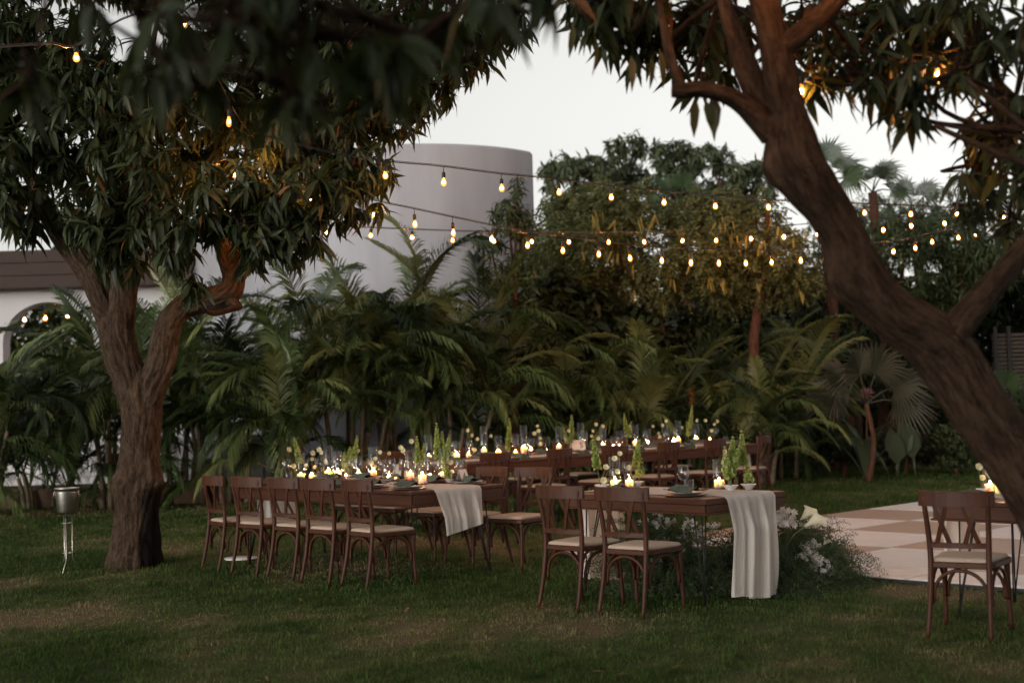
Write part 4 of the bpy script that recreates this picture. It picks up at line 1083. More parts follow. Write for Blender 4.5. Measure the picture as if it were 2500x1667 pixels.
strand('highest strand of warm bulbs running from the forked tree past the tower', [(640, 330), (760, 362), (830, 378), (935, 393), (1084, 407), (1225, 425), (1365, 438), (1491, 455), (1621, 467), (1746, 478), (1876, 488), (2109, 498), (2225, 502), (2336, 508), (2560, 512)],
    [(940, 430), (1084, 447), (1225, 461), (1364, 471), (1491, 484), (1621, 496), (1746, 505), (1876, 508), (2109, 521), (2225, 524), (2336, 523), (2450, 533)], lambda x: 12.4 + (x - 800) / 1600 * 2.6, 1.05)
strand('lowest strand of warm bulbs sagging in front of the pod trees', [(640, 400), (759, 447), (910, 488), (1012, 510), (1105, 530), (1202, 550), (1288, 565), (1374, 578), (1464, 588), (1535, 597), (1616, 604), (1685, 607), (1756, 610), (1820, 611), (1883, 610), (1954, 606), (2014, 602), (2182, 588), (2235, 578), (2276, 568), (2338, 557), (2383, 548), (2540, 520)],
    [(759, 487), (910, 526), (1012, 549), (1105, 570), (1202, 585), (1288, 601), (1374, 613), (1464, 622), (1535, 632), (1616, 638), (1685, 643), (1756, 644), (1820, 644), (1883, 642), (1954, 638), (2014, 634), (2182, 616), (2235, 607), (2276, 592), (2338, 582), (2383, 573)], lambda x: 12.9 + (x - 700) / 1700 * 4.2, .95)
strand('middle strand of warm bulbs hung furthest back along the shrubs', [(660, 538), (796, 550), (907, 556), (1007, 560), (1105, 564), (1202, 566), (1298, 568), (1391, 568), (1483, 568), (1572, 567), (1667, 565), (1749, 562), (1834, 558), (1915, 552), (1995, 545), (2156, 535), (2226, 527), (2304, 520), (2381, 512), (2560, 496)],
    [(796, 570), (907, 576), (1007, 581), (1105, 588), (1206, 590), (1298, 591), (1391, 592), (1483, 593), (1572, 592), (1667, 589), (1749, 588), (1834, 584), (1915, 580), (1995, 573), (2156, 563), (2226, 553), (2304, 547), (2381, 538)], lambda x: float(np.interp(x, [700, 1250, 1650, 1950, 2500], [16.0, 18.5, 22.6, 22.9, 21.0])), 1.15)
strand('strand of warm bulbs hidden in the crown of the forked tree', [(-60, 120), (120, 108), (185, 112), (320, 40), (453, 30), (560, 250), (635, 355), (700, 410)], [(185, 143), (453, 62), (635, 390), (560, 300)], lambda x: 8.6 + max(0, x) / 640 * 4.4, 1.0)
strand('strand of warm bulbs, some added behind leaves, round the fork of the left tree', [(430, 400), (548, 425), (575, 470), (640, 500), (720, 520)], [(551, 452), (600, 505), (690, 545), (575, 430), (640, 480), (520, 440), (655, 520), (720, 520)], lambda x: 13.35, 1.0)  # extra bulbs added behind the leaves to warm this part of the crown
strand('dark wire with one dead bulb left of the forked tree', [(60, 462), (120, 470), (162, 475), (205, 480), (300, 486)], [(162, 498)], lambda x: 14.6, 1.2, dead=(0,))
strand('strand of small warm bulbs crossing behind the top of the leaning trunk', [(1560, -60), (1700, -40), (1850, 60), (1965, 195), (2080, 205), (2180, 140), (2293, 150), (2400, 290), (2497, 345), (2600, 400)], [(1957, 226), (2293, 185), (2497, 375)], lambda x: 6.75, .7)
strand('unseen strand of warm bulbs added above the leaning tree over the lawn', [(1500, -200), (1700, -170), (1900, -120), (2080, -150), (2300, -190), (2500, -170)], [(1700, -150), (1985, -110)], lambda x: 5.7, 1.0)  # strand above the view, added to warm the upper leaning trunk
strand('three warm bulbs glowing inside the white arch', [(20, 752), (60, 755), (110, 752), (160, 748), (220, 742)], [(60, 782), (111, 778), (163, 773)], lambda x: 30.5, 2.0, .008)
# chandelier beyond the arch
c0 = at(125, 745, 31.0)
ch = thing('chandelier', 'cluster of tiny amber lights hanging inside the white arch', 'chandelier', c0)
mb = MB(); tube(mb, [(0, 0, 1.2), (0, 0, .1)], .012, 6)
for k in range(7):
    a = k * .9; tube(mb, spline([(0, 0, .1), (.2 * math.cos(a), .2 * math.sin(a), .02), (.3 * math.cos(a), .3 * math.sin(a), .08)], 4), .01, 5)
mb.build('frame', M['iron'], ch)
sm = MB(); lathe(sm, [(0, -.03), (.022, -.01), (.022, .02), (0, .05)], 8); SME = sm.mesh('lamp', emit('amber lamp glass', (1.0, .5, .15), 9))
for k in range(14):
    o = bpy.data.objects.new('lamp', SME); COL.objects.link(o); o.parent = ch; a = k * 2.4; r_ = .08 + .03 * k; o.location = (r_ * math.cos(a) + .008 * k, r_ * math.sin(a), .02 * ((k * 5) % 7) + .05)
# ------------------------------------------------------------------ chairs
def chair_proto():
    t = thing('cross_back_chair', 'chair', 'chair')
    w_ = M['wood']
    def prof(zf, hw_f, hw_r, yf, yr, c=.05):
        return [(-hw_f + c, yf), (hw_f - c, yf), (hw_f - .01, yf - .012), (hw_f, yf - c), (hw_r + .01, yr + .08), (hw_r - .015, yr), (-hw_r + .015, yr), (-hw_r - .01, yr + .08), (-hw_f, yf - c), (-hw_f + .01, yf - .012)]
    def stack(rings):
        mb = MB(); n = len(rings[0][0])
        V = np.vstack([np.c_[np.array(p), np.full(n, z)] for p, z in rings])
        i, j = np.meshgrid(np.arange(len(rings) - 1), np.arange(n), indexing='ij'); j2 = (j + 1) % n
        mb.add(V, np.stack([i * n + j2, i * n + j, (i + 1) * n + j, (i + 1) * n + j2], -1).reshape(-1, 4), [list(range(n))], [[(len(rings) - 1) * n + k for k in range(n)][::-1]], smooth=False)
        return mb
    stack([(prof(0, .215, .18, .215, -.205), .412), (prof(0, .222, .187, .222, -.212), .418), (prof(0, .222, .187, .222, -.212), .444), (prof(0, .216, .181, .216, -.206), .450)]).build('seat_frame', w_, t)
    mb = stack([(prof(0, .205, .170, .205, -.195), .450), (prof(0, .207, .172, .207, -.197), .460), (prof(0, .198, .163, .198, -.188), .470), (prof(0, .17, .14, .17, -.16), .476)])
    mb.build('seat_cushion', M['cushion'], t)
    for s in (-1, 1):
        mb = MB(); S = spline([(s * .19, .185, .414), (s * .193, .188, .25), (s * .20, .205, .0)], 5); tube(mb, S, np.linspace(.0185, .0135, len(S)), 8); mb.build('leg', w_, t)
        mb = MB(); S = spline([(s * .185, -.285, 0), (s * .176, -.235, .22), (s * .172, -.205, .45), (s * .178, -.212, .62), (s * .188, -.245, .80), (s * .189, -.250, .845)], 5)
        tube(mb, S, np.interp(np.linspace(0, 1, len(S)), [0, .3, .6, 1], [.0135, .0185, .0175, .0145]), 8); mb.build('back_leg', w_, t)
    def curved(zc, h, th, hw, y_mid, y_end, name, top=0.0):
        x = np.linspace(-1, 1, 13); y = y_end + (y_mid - y_end) * (1 - x ** 2)
        a = []
        for xx, yy in zip(x, y):
            zt = zc + h / 2 + top * (1 - xx ** 2)
            a.append([(xx * hw, yy - th / 2, zc - h / 2), (xx * hw, yy - th / 2, zt - .004), (xx * hw, yy - th / 2 + .004, zt), (xx * hw, yy + th / 2 - .004, zt), (xx * hw, yy + th / 2, zt - .004), (xx * hw, yy + th / 2, zc - h / 2), (xx * hw, yy - th / 2, zc - h / 2)])
        a = np.array(a); mb = MB(); grid(mb, a, smooth=False); mb.add(np.vstack([a[0, :6], a[-1, :6]]), [[0, 1, 2, 3, 4, 5]], [[11, 10, 9, 8, 7, 6]], smooth=False)
        mb.build(name, w_, t)
    curved(.835, .092, .022, .225, -.290, -.232, 'top_rail')
    curved(.553, .034, .020, .172, -.236, -.207, 'lower_rail')
    for xt, xb in ((-.125, -.045), (-.045, -.125), (.045, .125), (.125, .045)):
        def yy(x, z): return (-.290 + .058 * (x / .225) ** 2 if z > .7 else -.236 + .029 * (x / .172) ** 2)
        P0 = np.array([xt, yy(xt, .8), .80]); P1 = np.array([xb, yy(xb, .56), .558]); off = .004 if xt < xb else -.004
        mb = MB(); S = np.array([P0 + (P1 - P0) * q + [0, off - .006 * math.sin(math.pi * q), 0] for q in np.linspace(0, 1, 6)])
        side = np.array([1.0, 0, 0]) * .0145; dp = np.array([0, 1.0, .12]) * .005
        a = np.stack([S - side - dp, S + side - dp, S + side + dp, S - side + dp, S - side - dp], 1); grid(mb, a, smooth=False); mb.build('cross_slat', w_, t)
    # bentwood arches under the seat
    def arch(a, b, drop=.19):
        a = np.array(a); b = np.array(b); q = np.linspace(0, math.pi, 15)
        inw = .016 * (b - a) / np.linalg.norm(b - a)
        S = [a + inw + [0, 0, -drop - .02]] + [(a + inw + (b - inw - a - inw) * (1 - math.cos(k)) / 2) + [0, 0, -drop * (1 - math.sin(k) ** .8)] for k in q] + [b - inw + [0, 0, -drop - .02]]
        mb = MB(); tube(mb, np.array(S), .0115, 7); mb.build('arch_brace', w_, t)
    zt = .400
    arch((-.19, .186, zt), (.19, .186, zt)); arch((-.174, -.205, zt), (.174, -.205, zt), .17)
    arch((-.176, -.20, zt), (-.19, .18, zt)); arch((.176, -.20, zt), (.19, .18, zt))
    return t
CH0 = chair_proto(); used = [False]
def place_chair(x, y, rz, label, group):
    c = CH0 if not used[0] else copy_tree(CH0); used[0] = True
    c.location = (x, y, gz(x, y)); c.rotation_euler = (0, 0, rz); c['label'] = label; c['group'] = group
    return c

# ------------------------------------------------------------------ tables
class Table:
    def __init__(s, label, corner, ang, L, W, legs, apron=.115, top=.03, z0=0.0):
        s.c = np.array(corner); s.ang = math.radians(ang); s.L, s.W = L, W
        s.a = np.array([math.cos(s.ang), math.sin(s.ang)]); s.b = np.array([s.a[1], -s.a[0]])
        t = thing('banquet_table', label, 'table', (*corner, z0), s.ang); s.t = t
        H = .76; s.H = H + z0
        mb = MB(); slab(mb, (L / 2, -W / 2, H - top / 2), (L, W, top), .005); mb.build('tabletop', M['tablewood'], t)
        z = H - top - .001; ins = .012; h = apron - top
        for cx_, cy_, sx, sy in ((L / 2, -ins, L - 2 * ins + .004, .022), (L / 2, -W + ins, L - 2 * ins + .004, .022), (ins, -W / 2, .022, W - 2 * ins - .03), (L - ins, -W / 2, .022, W - 2 * ins - .03)):
            mb = MB(); slab(mb, (cx_, cy_, z - h / 2), (sx, sy, h), .003); mb.build('apron_board', M['tablewood'], t)
        for cx_, cy_, sx, sy in ((L / 2, -.006, L + .012, .036), (L / 2, -W + .006, L + .012, .036), (.006, -W / 2, .036, W - .05), (L - .006, -W / 2, .036, W - .05)):
            mb = MB(); slab(mb, (cx_, cy_, z - h - .0075), (sx, sy, .013), .004); mb.build('apron_moulding', M['tablewood'], t)
        for lx in legs:
            for ly in (-.11, -W + .11):
                sx = 1 if lx < L / 2 else -1; sy = -1 if ly > -W / 2 else 1
                mb = MB(); zt = z - h; foot = np.array([lx - .02 * sx, ly - .02 * sy, 0.0])
                for k in range(3):
                    tp = np.array([lx + sx * (.0, .10, .05)[k], ly + sy * (.0, .03, .11)[k], zt]); ft = foot + np.array([.008 * (k - 1), .006 * (k % 2), .0])
                    tube(mb, [tp, ft], .0058, 6)
                box(mb, (lx + .05 * sx, ly + .05 * sy, zt - .002), (.15, .13, .004)); mb.build('hairpin_leg', M['iron'], t)
    def w(s, x, y, z=0.0):
        p = s.c + s.a * x - s.b * y
        return np.array([p[0], p[1], z])
    def local(s, p):
        d = np.array([p[0], p[1]]) - s.c
        return d @ s.a, -(d @ s.b)
    def on(s, px, py, m=.05, dz=0.0):
        """point on the table top seen at a photo pixel, kept inside the edges"""
        p = atz(px, py, s.H); x, y = s.local(p)
        # keep the column: slide along the view ray's ground track until inside
        r_ = np.array([p.x, p.y]); n_ = r_ / np.linalg.norm(r_)
        best = None
        for k in np.linspace(-9, 5, 561):
            q = r_ + n_ * k; d = q - s.c; xx, yy = d @ s.a, -(d @ s.b)
            if m <= xx <= s.L - m and -s.W + m <= yy <= -m and (best is None or abs(k) < best[0]): best = (abs(k), q)
        if best is None: q = s.w(min(max(x, m), s.L - m), min(max(y, -s.W + m), -m))[:2]
        else: q = best[1]
        return np.array([q[0], q[1], s.H + dz])
def ground_col(T, px, off):
    """table-side x whose chair (offset outwards) shows in photo column px"""
    best = min(np.linspace(-.4, T.L + .4, 400), key=lambda x: abs((lambda p: 1250 + F * ((Vector(p) - CAM) @ CAMROT).x / -((Vector(p) - CAM) @ CAMROT).z)(T.w(x, off, .8)) - px))
    return best
T1 = Table('dark wooden table with number four card and a runner hanging off its end', (-.87, 11.86), 135, 2.6, 1.08, (.13, 2.47))
T2 = Table('longest dark wooden table with number five card beneath the tower', (3.40, 19.55), 223.5, 6.0, .95, (.14, 2.1, 3.9, 5.86), z0=.049)
T3 = Table('small dark wooden table with a white runner reaching the grass', (1.335, 10.1), 132.5, 1.42, .94, (.13, 1.29), .10, .045)
T4 = Table('dark table half hidden by the leaning trunk beside the dance floor', (4.42, 7.70), 134, 2.42, .95, (.14, 2.28))

gA, gB = 'chairs around table four', 'chairs along table five'
for k, x in enumerate((.2, .73, 1.25, 1.78, 2.3)):
    p = T1.w(x, .17 + .02 * (k % 2)); place_chair(p[0], p[1], T1.ang + math.pi + R((-5, 2, 1, 3, -9)[k]), f'cross back chair on the trunk side of table four, {ORD[4 - k]} counting from the forked trunk', gA)
for k, x in enumerate((.06, .60, 1.15, 1.7, 2.25)):
    p = T1.w(x, -T1.W - .20 - .03 * (k == 0)); place_chair(p[0], p[1], T1.ang + R((4, -3, 2, 0, 3)[k]), f'cross back chair on the far side of table four, {ORD[k]} counting from the hanging runner', gA)
for k, px in enumerate((1200, 1353, 1490, 1620, 1735, 1850)):
    x = ground_col(T2, px, .36); p = T2.w(x, .20); place_chair(p[0], p[1], T2.ang + math.pi + R((0, 6, 0, 4, 2, 14)[k]), f'cross back chair on the lawn side of table five, {ORD[k]} counting from the tower side', gB)
for k in range(6):
    x = .55 + k * .96; p = T2.w(x, -T2.W - .2); place_chair(p[0], p[1], T2.ang + R(rng.normal(0, 4)), f'cross back chair on the palm side of table five, {ORD[5 - k]} counting from the tower side', gB)
p = T3.w(.25, .40); place_chair(p[0], p[1], T3.ang + math.pi + R(8), 'cross back chair overlapping its twin at the small table, closer to the flower mound', 'pair of chairs at the small table')
p = T3.w(.80, .44); place_chair(p[0], p[1], T3.ang + math.pi + R(4), 'cross back chair overlapping its twin at the small table, closer to table four', 'pair of chairs at the small table')
place_chair(2.76, 8.78, R(-31), 'large cross back chair standing alone at the table under the leaning trunk', 'chair at the shaded table')

# --- gauze runners
def runner(T, label, h0, h1, width, slant=0.0, seed=0, drag=0.0):
    t0 = T.w(0, -T.W / 2, T.H)
    nv = 41; S = np.concatenate((np.linspace(-h0, 0, max(6, int(h0 / .025)))[:-1], np.linspace(0, T.L, int(T.L / .03)), np.linspace(T.L, T.L + h1, max(6, int(h1 / .025)))[1:]))
    V = np.zeros((len(S), nv, 3)); vv = np.linspace(-1, 1, nv)
    for i, s_ in enumerate(S):
        for j, v in enumerate(vv):
            o1 = mnoise.noise(Vector((v * 2.1, s_ * 1.7, seed))); o2 = mnoise.noise(Vector((v * 6, s_ * 5, seed + 5)))
            y = -T.W / 2 + v * width / 2 * (1 + .05 * math.sin(s_ * 4 + seed)) + .03 * math.sin(s_ * 3 + seed)
            fold = math.sin(v * 8.5 + seed + 1.4 * o1) * .6 + math.sin(v * 19 + seed * 2 + o1) * .4
            if -1e-9 <= s_ <= T.L + 1e-9:
                x = s_; z = T.H + .007 + .010 * max(0, o1) + .006 * abs(o2)
                e = min(s_, T.L - s_)
                if e < .02: z -= .004
            else:
                h = -s_ if s_ < 0 else s_ - T.L
                h *= 1 + slant * v
                q = min(1, h / .25)
                out = .018 + .010 * q + (.038 * fold + .026) * q * (1.0 + .5 * h)
                x = -out if s_ < 0 else T.L + out
                z = T.H + .004 - h + .012 * fold * q * (1 if h > .1 else 0)
                y = -T.W / 2 + (y + T.W / 2) * (1 - .12 * q) + drag * h
                if z < .012 and T is not T2: z = .012 + .01 * abs(o2); x += (-.1 if s_ < 0 else .1) * (h - T.H)
            V[i, j] = T.w(x, y, z)
    mb = MB(); grid(mb, V - t0); o = mb.build('table_runner', M['cloth']); o.location = t0
    tag(o, label, 'table runner', 'gauze table runners')
runner(T1, 'white gauze runner on table four, hanging short at the card end', .36, .40, .52, .10, 1)
runner(T2, 'white gauze runner laid along table five among the candles', .42, .42, .46, .05, 3)
runner(T3, 'long white gauze runner falling to the grass beside the flower mound', .74, .72, .60, -.06, 5, .03)
runner(T4, 'short gauze runner hanging over the dance floor end of the shaded table', .3, .36, .5, .12, 8)

# ------------------------------------------------------------------ things on the tables
GR = {}
def single(name, mesh, loc, label, cat, group=None, rz=0.0):
    o = bpy.data.objects.new(name, mesh); COL.objects.link(o); o.location = loc; o.rotation_euler = (0, 0, rz)
    return tag(o, label, cat, group)
def part(name, mesh, parent, loc=(0, 0, 0), sc=None, rot=None):
    o = bpy.data.objects.new(name, mesh); COL.objects.link(o); o.parent = parent; o.location = loc
    if sc: o.scale = sc
    if rot: o.rotation_euler = rot
    return o
_c = {}
def cyl_mesh(r_, h, m='glass'):
    k = ('cyl', r_, h, m)
    if k not in _c:
        mb = MB(); lathe(mb, [(0, 0), (r_ * .97, 0), (r_, .004), (r_, h - .002), (r_ - .0015, h), (r_ - .003, h - .002), (r_ - .003, .007), (0, .006)], 24); _c[k] = mb.mesh('glass_cylinder', M[m])
    return _c[k]
def cand_mesh(r_, h):
    k = ('cand', r_, h)
    if k not in _c:
        mb = MB(); lathe(mb, [(0, 0), (r_ - .003, 0), (r_, .003), (r_, h - .004), (r_ - .003, h), (r_ * .8, h - .003), (r_ * .6, h - .011), (0, h - .013)], 22); _c[k] = mb.mesh('wax', M['wax'])
    return _c[k]
mb = MB(); tube(mb, [(0, 0, -.009), (.001, 0, .008)], .0013, 5); WICK = mb.mesh('wick', M['wick'])
mb = MB(); lathe(mb, [(0, .004), (.0042, .008), (.0062, .015), (.0056, .023), (.0032, .032), (.0008, .042), (0, .044)], 10); FLAME = mb.mesh('flame', M['flame'])
mb = MB(); lathe(mb, [(0, 0), (.034, 0), (.036, .002), (.02, .005), (.005, .010), (.0036, .03), (.0036, .085), (.007, .092), (.024, .101), (.037, .116), (.0435, .138), (.0425, .165), (.037, .19), (.0335, .208), (.0325, .208), (.036, .19), (.0415, .165), (.0425, .138), (.036, .118), (.02, .104), (0, .099)], 26); WINE = mb.mesh('wine_glass', M['glass'])
mb = MB(); lathe(mb, [(0, .002), (.030, .002), (.033, .006), (.036, .09), (.0345, .09), (.0315, .008), (0, .007)], 22); TUMB = mb.mesh('glass_wall', M['glass'])
mb = MB(); lathe(mb, [(0, .008), (.0312, .009), (.0334, .052), (0, .052)], 22); TWATER = mb.mesh('water', M['water'])
mb = MB(); lathe(mb, [(0, .004), (.06, .004), (.09, .004), (.12, .012), (.137, .020), (.139, .022), (.135, .022), (.118, .0155), (.09, .008), (0, .008)], 32); PLATE = mb.mesh('plate', M['plate'])
mb = MB(); lathe(mb, [(0, 0), (.10, 0), (.14, .006), (.16, .012), (.158, .014), (.14, .009), (.1, .004), (0, .004)], 32); CHARGER = mb.mesh('charger_plate', M['charger'])
mb = MB(); lathe(mb, [(0, 0), (.028, 0), (.03, .008), (.045, .022), (.060, .040), (.062, .042), (.058, .041), (.043, .025), (.025, .012), (0, .011)], 22); BOWL = mb.mesh('bowl', M['porcelain'])
mb = MB(); slab(mb, (0, 0, .002), (.012, .105, .003), .001); V_ = np.array([[-.009, .05, .001], [.007, .05, .001], [.009, .14, .001], [.002, .165, .001], [-.009, .15, .001]]); mb.add(np.vstack([V_, V_ + [0, 0, .002]]), [[4, 3, 2, 1, 0]], [[5, 6, 7, 8, 9]], [[0, 1, 6, 5], [1, 2, 7, 6], [2, 3, 8, 7], [3, 4, 9, 8], [4, 0, 5, 9]], smooth=False); KNIFE = mb.mesh('knife', M['steel'])
def napkin_mesh(seed, L_=.30, W_=.17, over=0.0):
    V = np.zeros((22, 16, 3))
    for i in range(22):
        for j in range(16):
            a, b = i / 21, j / 15
            n1 = mnoise.noise(Vector((a * 2.2, b * 3.5, seed))); n2 = mnoise.noise(Vector((a * 6, b * 4, seed + 9)))
            x = (a - .5) * L_ * (1 + .1 * n1); y = (b - .5) * W_ * (.75 + .5 * abs(math.sin(a * 2.6 + seed))) + .02 * n2
            z = .012 + .030 * max(0, math.sin(b * math.pi)) * (.5 + .5 * abs(n1) * 2) + .012 * math.sin(b * 9 + a * 4 + seed) + .008 * n2
            if over and a > 1 - over: q = (a - 1 + over) * L_; x -= q * .85; z -= q * 1.0 - .0
            V[i, j] = (x, y, max(z, .003) if not (over and a > 1 - over) else z)
    mb = MB(); grid(mb, V); lo = V.copy(); lo[..., 2] -= .004; grid(mb, lo[::-1]); return mb.mesh('napkin', M['napkin'])
NAPS = [napkin_mesh(s) for s in (1, 4, 7)]; NAPO = [napkin_mesh(s, .36, .16, .42) for s in (2, 6)]
CUP = (np.array([[0, 0, 0]] + [[.62, .40 * math.cos(a), .40 * math.sin(a)] for a in np.arange(6) * math.pi / 3] + [[.85, .62 * math.cos(a), .62 * math.sin(a)] for a in np.arange(6) * math.pi / 3]),
       np.array([[0, 1 + k, 1 + (k + 1) % 6] for k in range(6)] + [[1 + k, 7 + k, 7 + (k + 1) % 6] for k in range(6)] + [[1 + k, 7 + (k + 1) % 6, 1 + (k + 1) % 6] for k in range(6)]))
def stemline(a, b, sag=.03):
    a, b = np.array(a), np.array(b); m_ = (a + b) / 2 + rng.normal(0, .35, 3) * sag
    return spline([a, m_, b], 7)
def bell_spike(t, a, b, f0=.35, size=.03):
    """a stalk from a to b (local) crowded with cup-shaped bells"""
    S = stemline(a, b); mb = MB(); tube(mb, S, np.linspace(.0035, .0018, len(S)), 5); mb.build('stem', M['greenstem'], t)
    L_ = np.linalg.norm(np.diff(S, axis=0), axis=1).sum(); nw = max(4, int(L_ * (1 - f0) / .021))
    o, d, s_ = [], [], []
    for k in range(nw):
        q = f0 + (1 - f0) * k / (nw - 1); p = np.array([np.interp(q, np.linspace(0, 1, len(S)), S[:, c]) for c in range(3)])
        for j in range(6):
            an = j * 1.047 + k * .5 + rng.normal(0, .2); o.append(p); d.append([math.cos(an), math.sin(an), .25 + rng.normal(0, .25)]); s_.append(size * (1.12 - .75 * ((q - f0) / (1 - f0)) ** 1.5) * rng.uniform(.8, 1.15))
    mb = MB(); add_leaves(mb, CUP, np.array(o), np.array(d), np.tile([[0, 0, 1.0]], (len(o), 1)), np.array(s_)); mb.build('bell_spike', M['bell'], t)
def hellebore(t, a, b, size=.028, face=None):
    S = stemline(a, b); mb = MB(); tube(mb, S, .0017, 5); mb.build('stem', M['greenstem'], t)
    f = norm(np.array(face if face is not None else [rng.normal(0, .4), -1, rng.uniform(-.1, .5)])); h = norm(np.cross(f, [0, 0, 1.0])); g = np.cross(f, h)
    an = np.arange(5) * 1.2566 + rng.uniform(0, 6); d = np.cos(an)[:, None] * h + np.sin(an)[:, None] * g + .35 * f
    mb = MB(); add_leaves(mb, leaf_tpl(1.0, .15, -.15, rows=((.4, .9), (.85, .8))), np.tile(np.array(b), (5, 1)), d, np.tile(f, (5, 1)), np.full(5, size)); fl = mb.build('flower', M['petal'], t)
    mb = MB(); q = norm(rng.normal(size=(12, 3)) + 1.2 * f); add_leaves(mb, SLIM, np.tile(np.array(b), (12, 1)), q, rng.normal(size=(12, 3)), np.full(12, size * .42)); mb.build('flower_centre', M['bell'], fl)
    return fl

TABLES = [(T1, 'table four', 'the card end'), (T2, 'table five', 'the tower end'), (T3, 'the small table', 'the two chairs'), (T4, 'the shaded table', 'the lone chair')]
ITEMS = {0: [], 1: [], 2: [], 3: []}
# pixel columns and base rows read off the photograph.  C: candle (px, base, radius, height), G: glass cylinder (px, base, radius, height), W: wine glass, U: tumbler
CANDS = {
 0: [(734, 1160, .037, .055), (761, 1162, .03, .035), (802, 1164, .037, .07), (825, 1165, .037, .075), (845, 1160, .024, .03), (875, 1171, .03, .06), (912, 1166, .03, .085), (950, 1176, .03, .045), (962, 1176, .026, .035), (1002, 1172, .036, .07), (1032, 1185, .036, .085), (1050, 1174, .03, .05), (1085, 1170, .036, .09)],
 1: [(1046, 1110, .037, .06), (1115, 1112, .037, .06), (1145, 1117, .036, .055), (1182, 1112, .037, .10), (1217, 1113, .036, .07), (1259, 1105, .034, .045), (1279, 1104, .036, .10), (1297, 1110, .036, .06), (1335, 1101, .03, .035), (1365, 1103, .037, .085), (1419, 1100, .034, .11), (1472, 1092, .035, .07), (1497, 1086, .024, .03), (1512, 1084, .024, .03), (1551, 1080, .036, .08), (1582, 1084, .036, .05), (1645, 1078, .03, .06), (1656, 1076, .036, .085), (1700, 1076, .036, .08), (1733, 1068, .03, .04)],
 2: [(1502, 1190, .037, .062), (1537, 1191, .033, .055), (1756, 1192, .037, .062)],
 3: [(2418, 1206, .037, .06), (2445, 1210, .037, .05)],
}
GLASS = {
 0: [(736, 1160, .045, .26), (802, 1164, .048, .32), (825, 1165, .048, .265), (838, 1160, .035, .18), (875, 1171, .045, .22), (912, 1166, .047, .31), (956, 1176, .06, .14), (1002, 1172, .047, .285), (1032, 1185, .046, .11), (1048, 1174, .046, .25), (1085, 1170, .05, .30)],
 1: [(1046, 1110, .047, .30), (1115, 1112, .047, .21), (1145, 1117, .045, .12), (1182, 1112, .047, .37), (1217, 1113, .045, .25), (1259, 1105, .045, .26), (1279, 1104, .047, .36), (1297, 1110, .045, .19), (1335, 1101, .045, .20), (1365, 1103, .047, .32), (1412, 1098, .047, .36), (1427, 1095, .047, .25), (1474, 1092, .047, .30), (1497, 1086, .045, .17), (1512, 1084, .047, .23), (1550, 1080, .047, .30), (1582, 1084, .047, .24), (1624, 1080, .047, .28), (1656, 1076, .047, .33), (1700, 1076, .045, .27), (1729, 1070, .045, .16)],
 2: [(1500, 1190, .047, .25), (1536, 1191, .042, .10), (1756, 1192, .047, .22)],
 3: [(2418, 1206, .047, .24), (2445, 1210, .05, .2)],
}
WINES = {0: [(700, 1163), (778, 1166), (797, 1158), (858, 1172), (874, 1160), (935, 1177), (957, 1165), (1020, 1187), (1042, 1172), (1122, 1178), (745, 1154), (820, 1157), (905, 1164), (985, 1170), (1075, 1180)],
         1: [(1108, 1112), (1146, 1106), (1259, 1104), (1287, 1098), (1384, 1101), (1426, 1092), (1528, 1083), (1630, 1078), (1648, 1074), (1748, 1066), (1180, 1108), (1320, 1098), (1465, 1090), (1575, 1082), (1690, 1074)],
         2: [(1531, 1187), (1670, 1207)], 3: []}
TUMBS = {0: [(705, 1162), (1111, 1165), (905, 1160)], 1: [(1771, 1068), (1230, 1108), (1600, 1080)], 2: [(1683, 1202)], 3: []}
def from_end(i, pts):
    """order of points counted from the table's named end"""
    T = TABLES[i][0]; xs_ = [T.local(p)[0] for p in pts]
    sign = {0: 1, 1: -1, 2: -1, 3: -1}[i]
    od = np.argsort([sign * x for x in xs_]); rk = np.zeros(len(pts), int)
    rk[od] = np.arange(len(pts)); return rk
def nth(k): return ORD[k] if k < len(ORD) else 'twenty-' + ORD[k - 20]
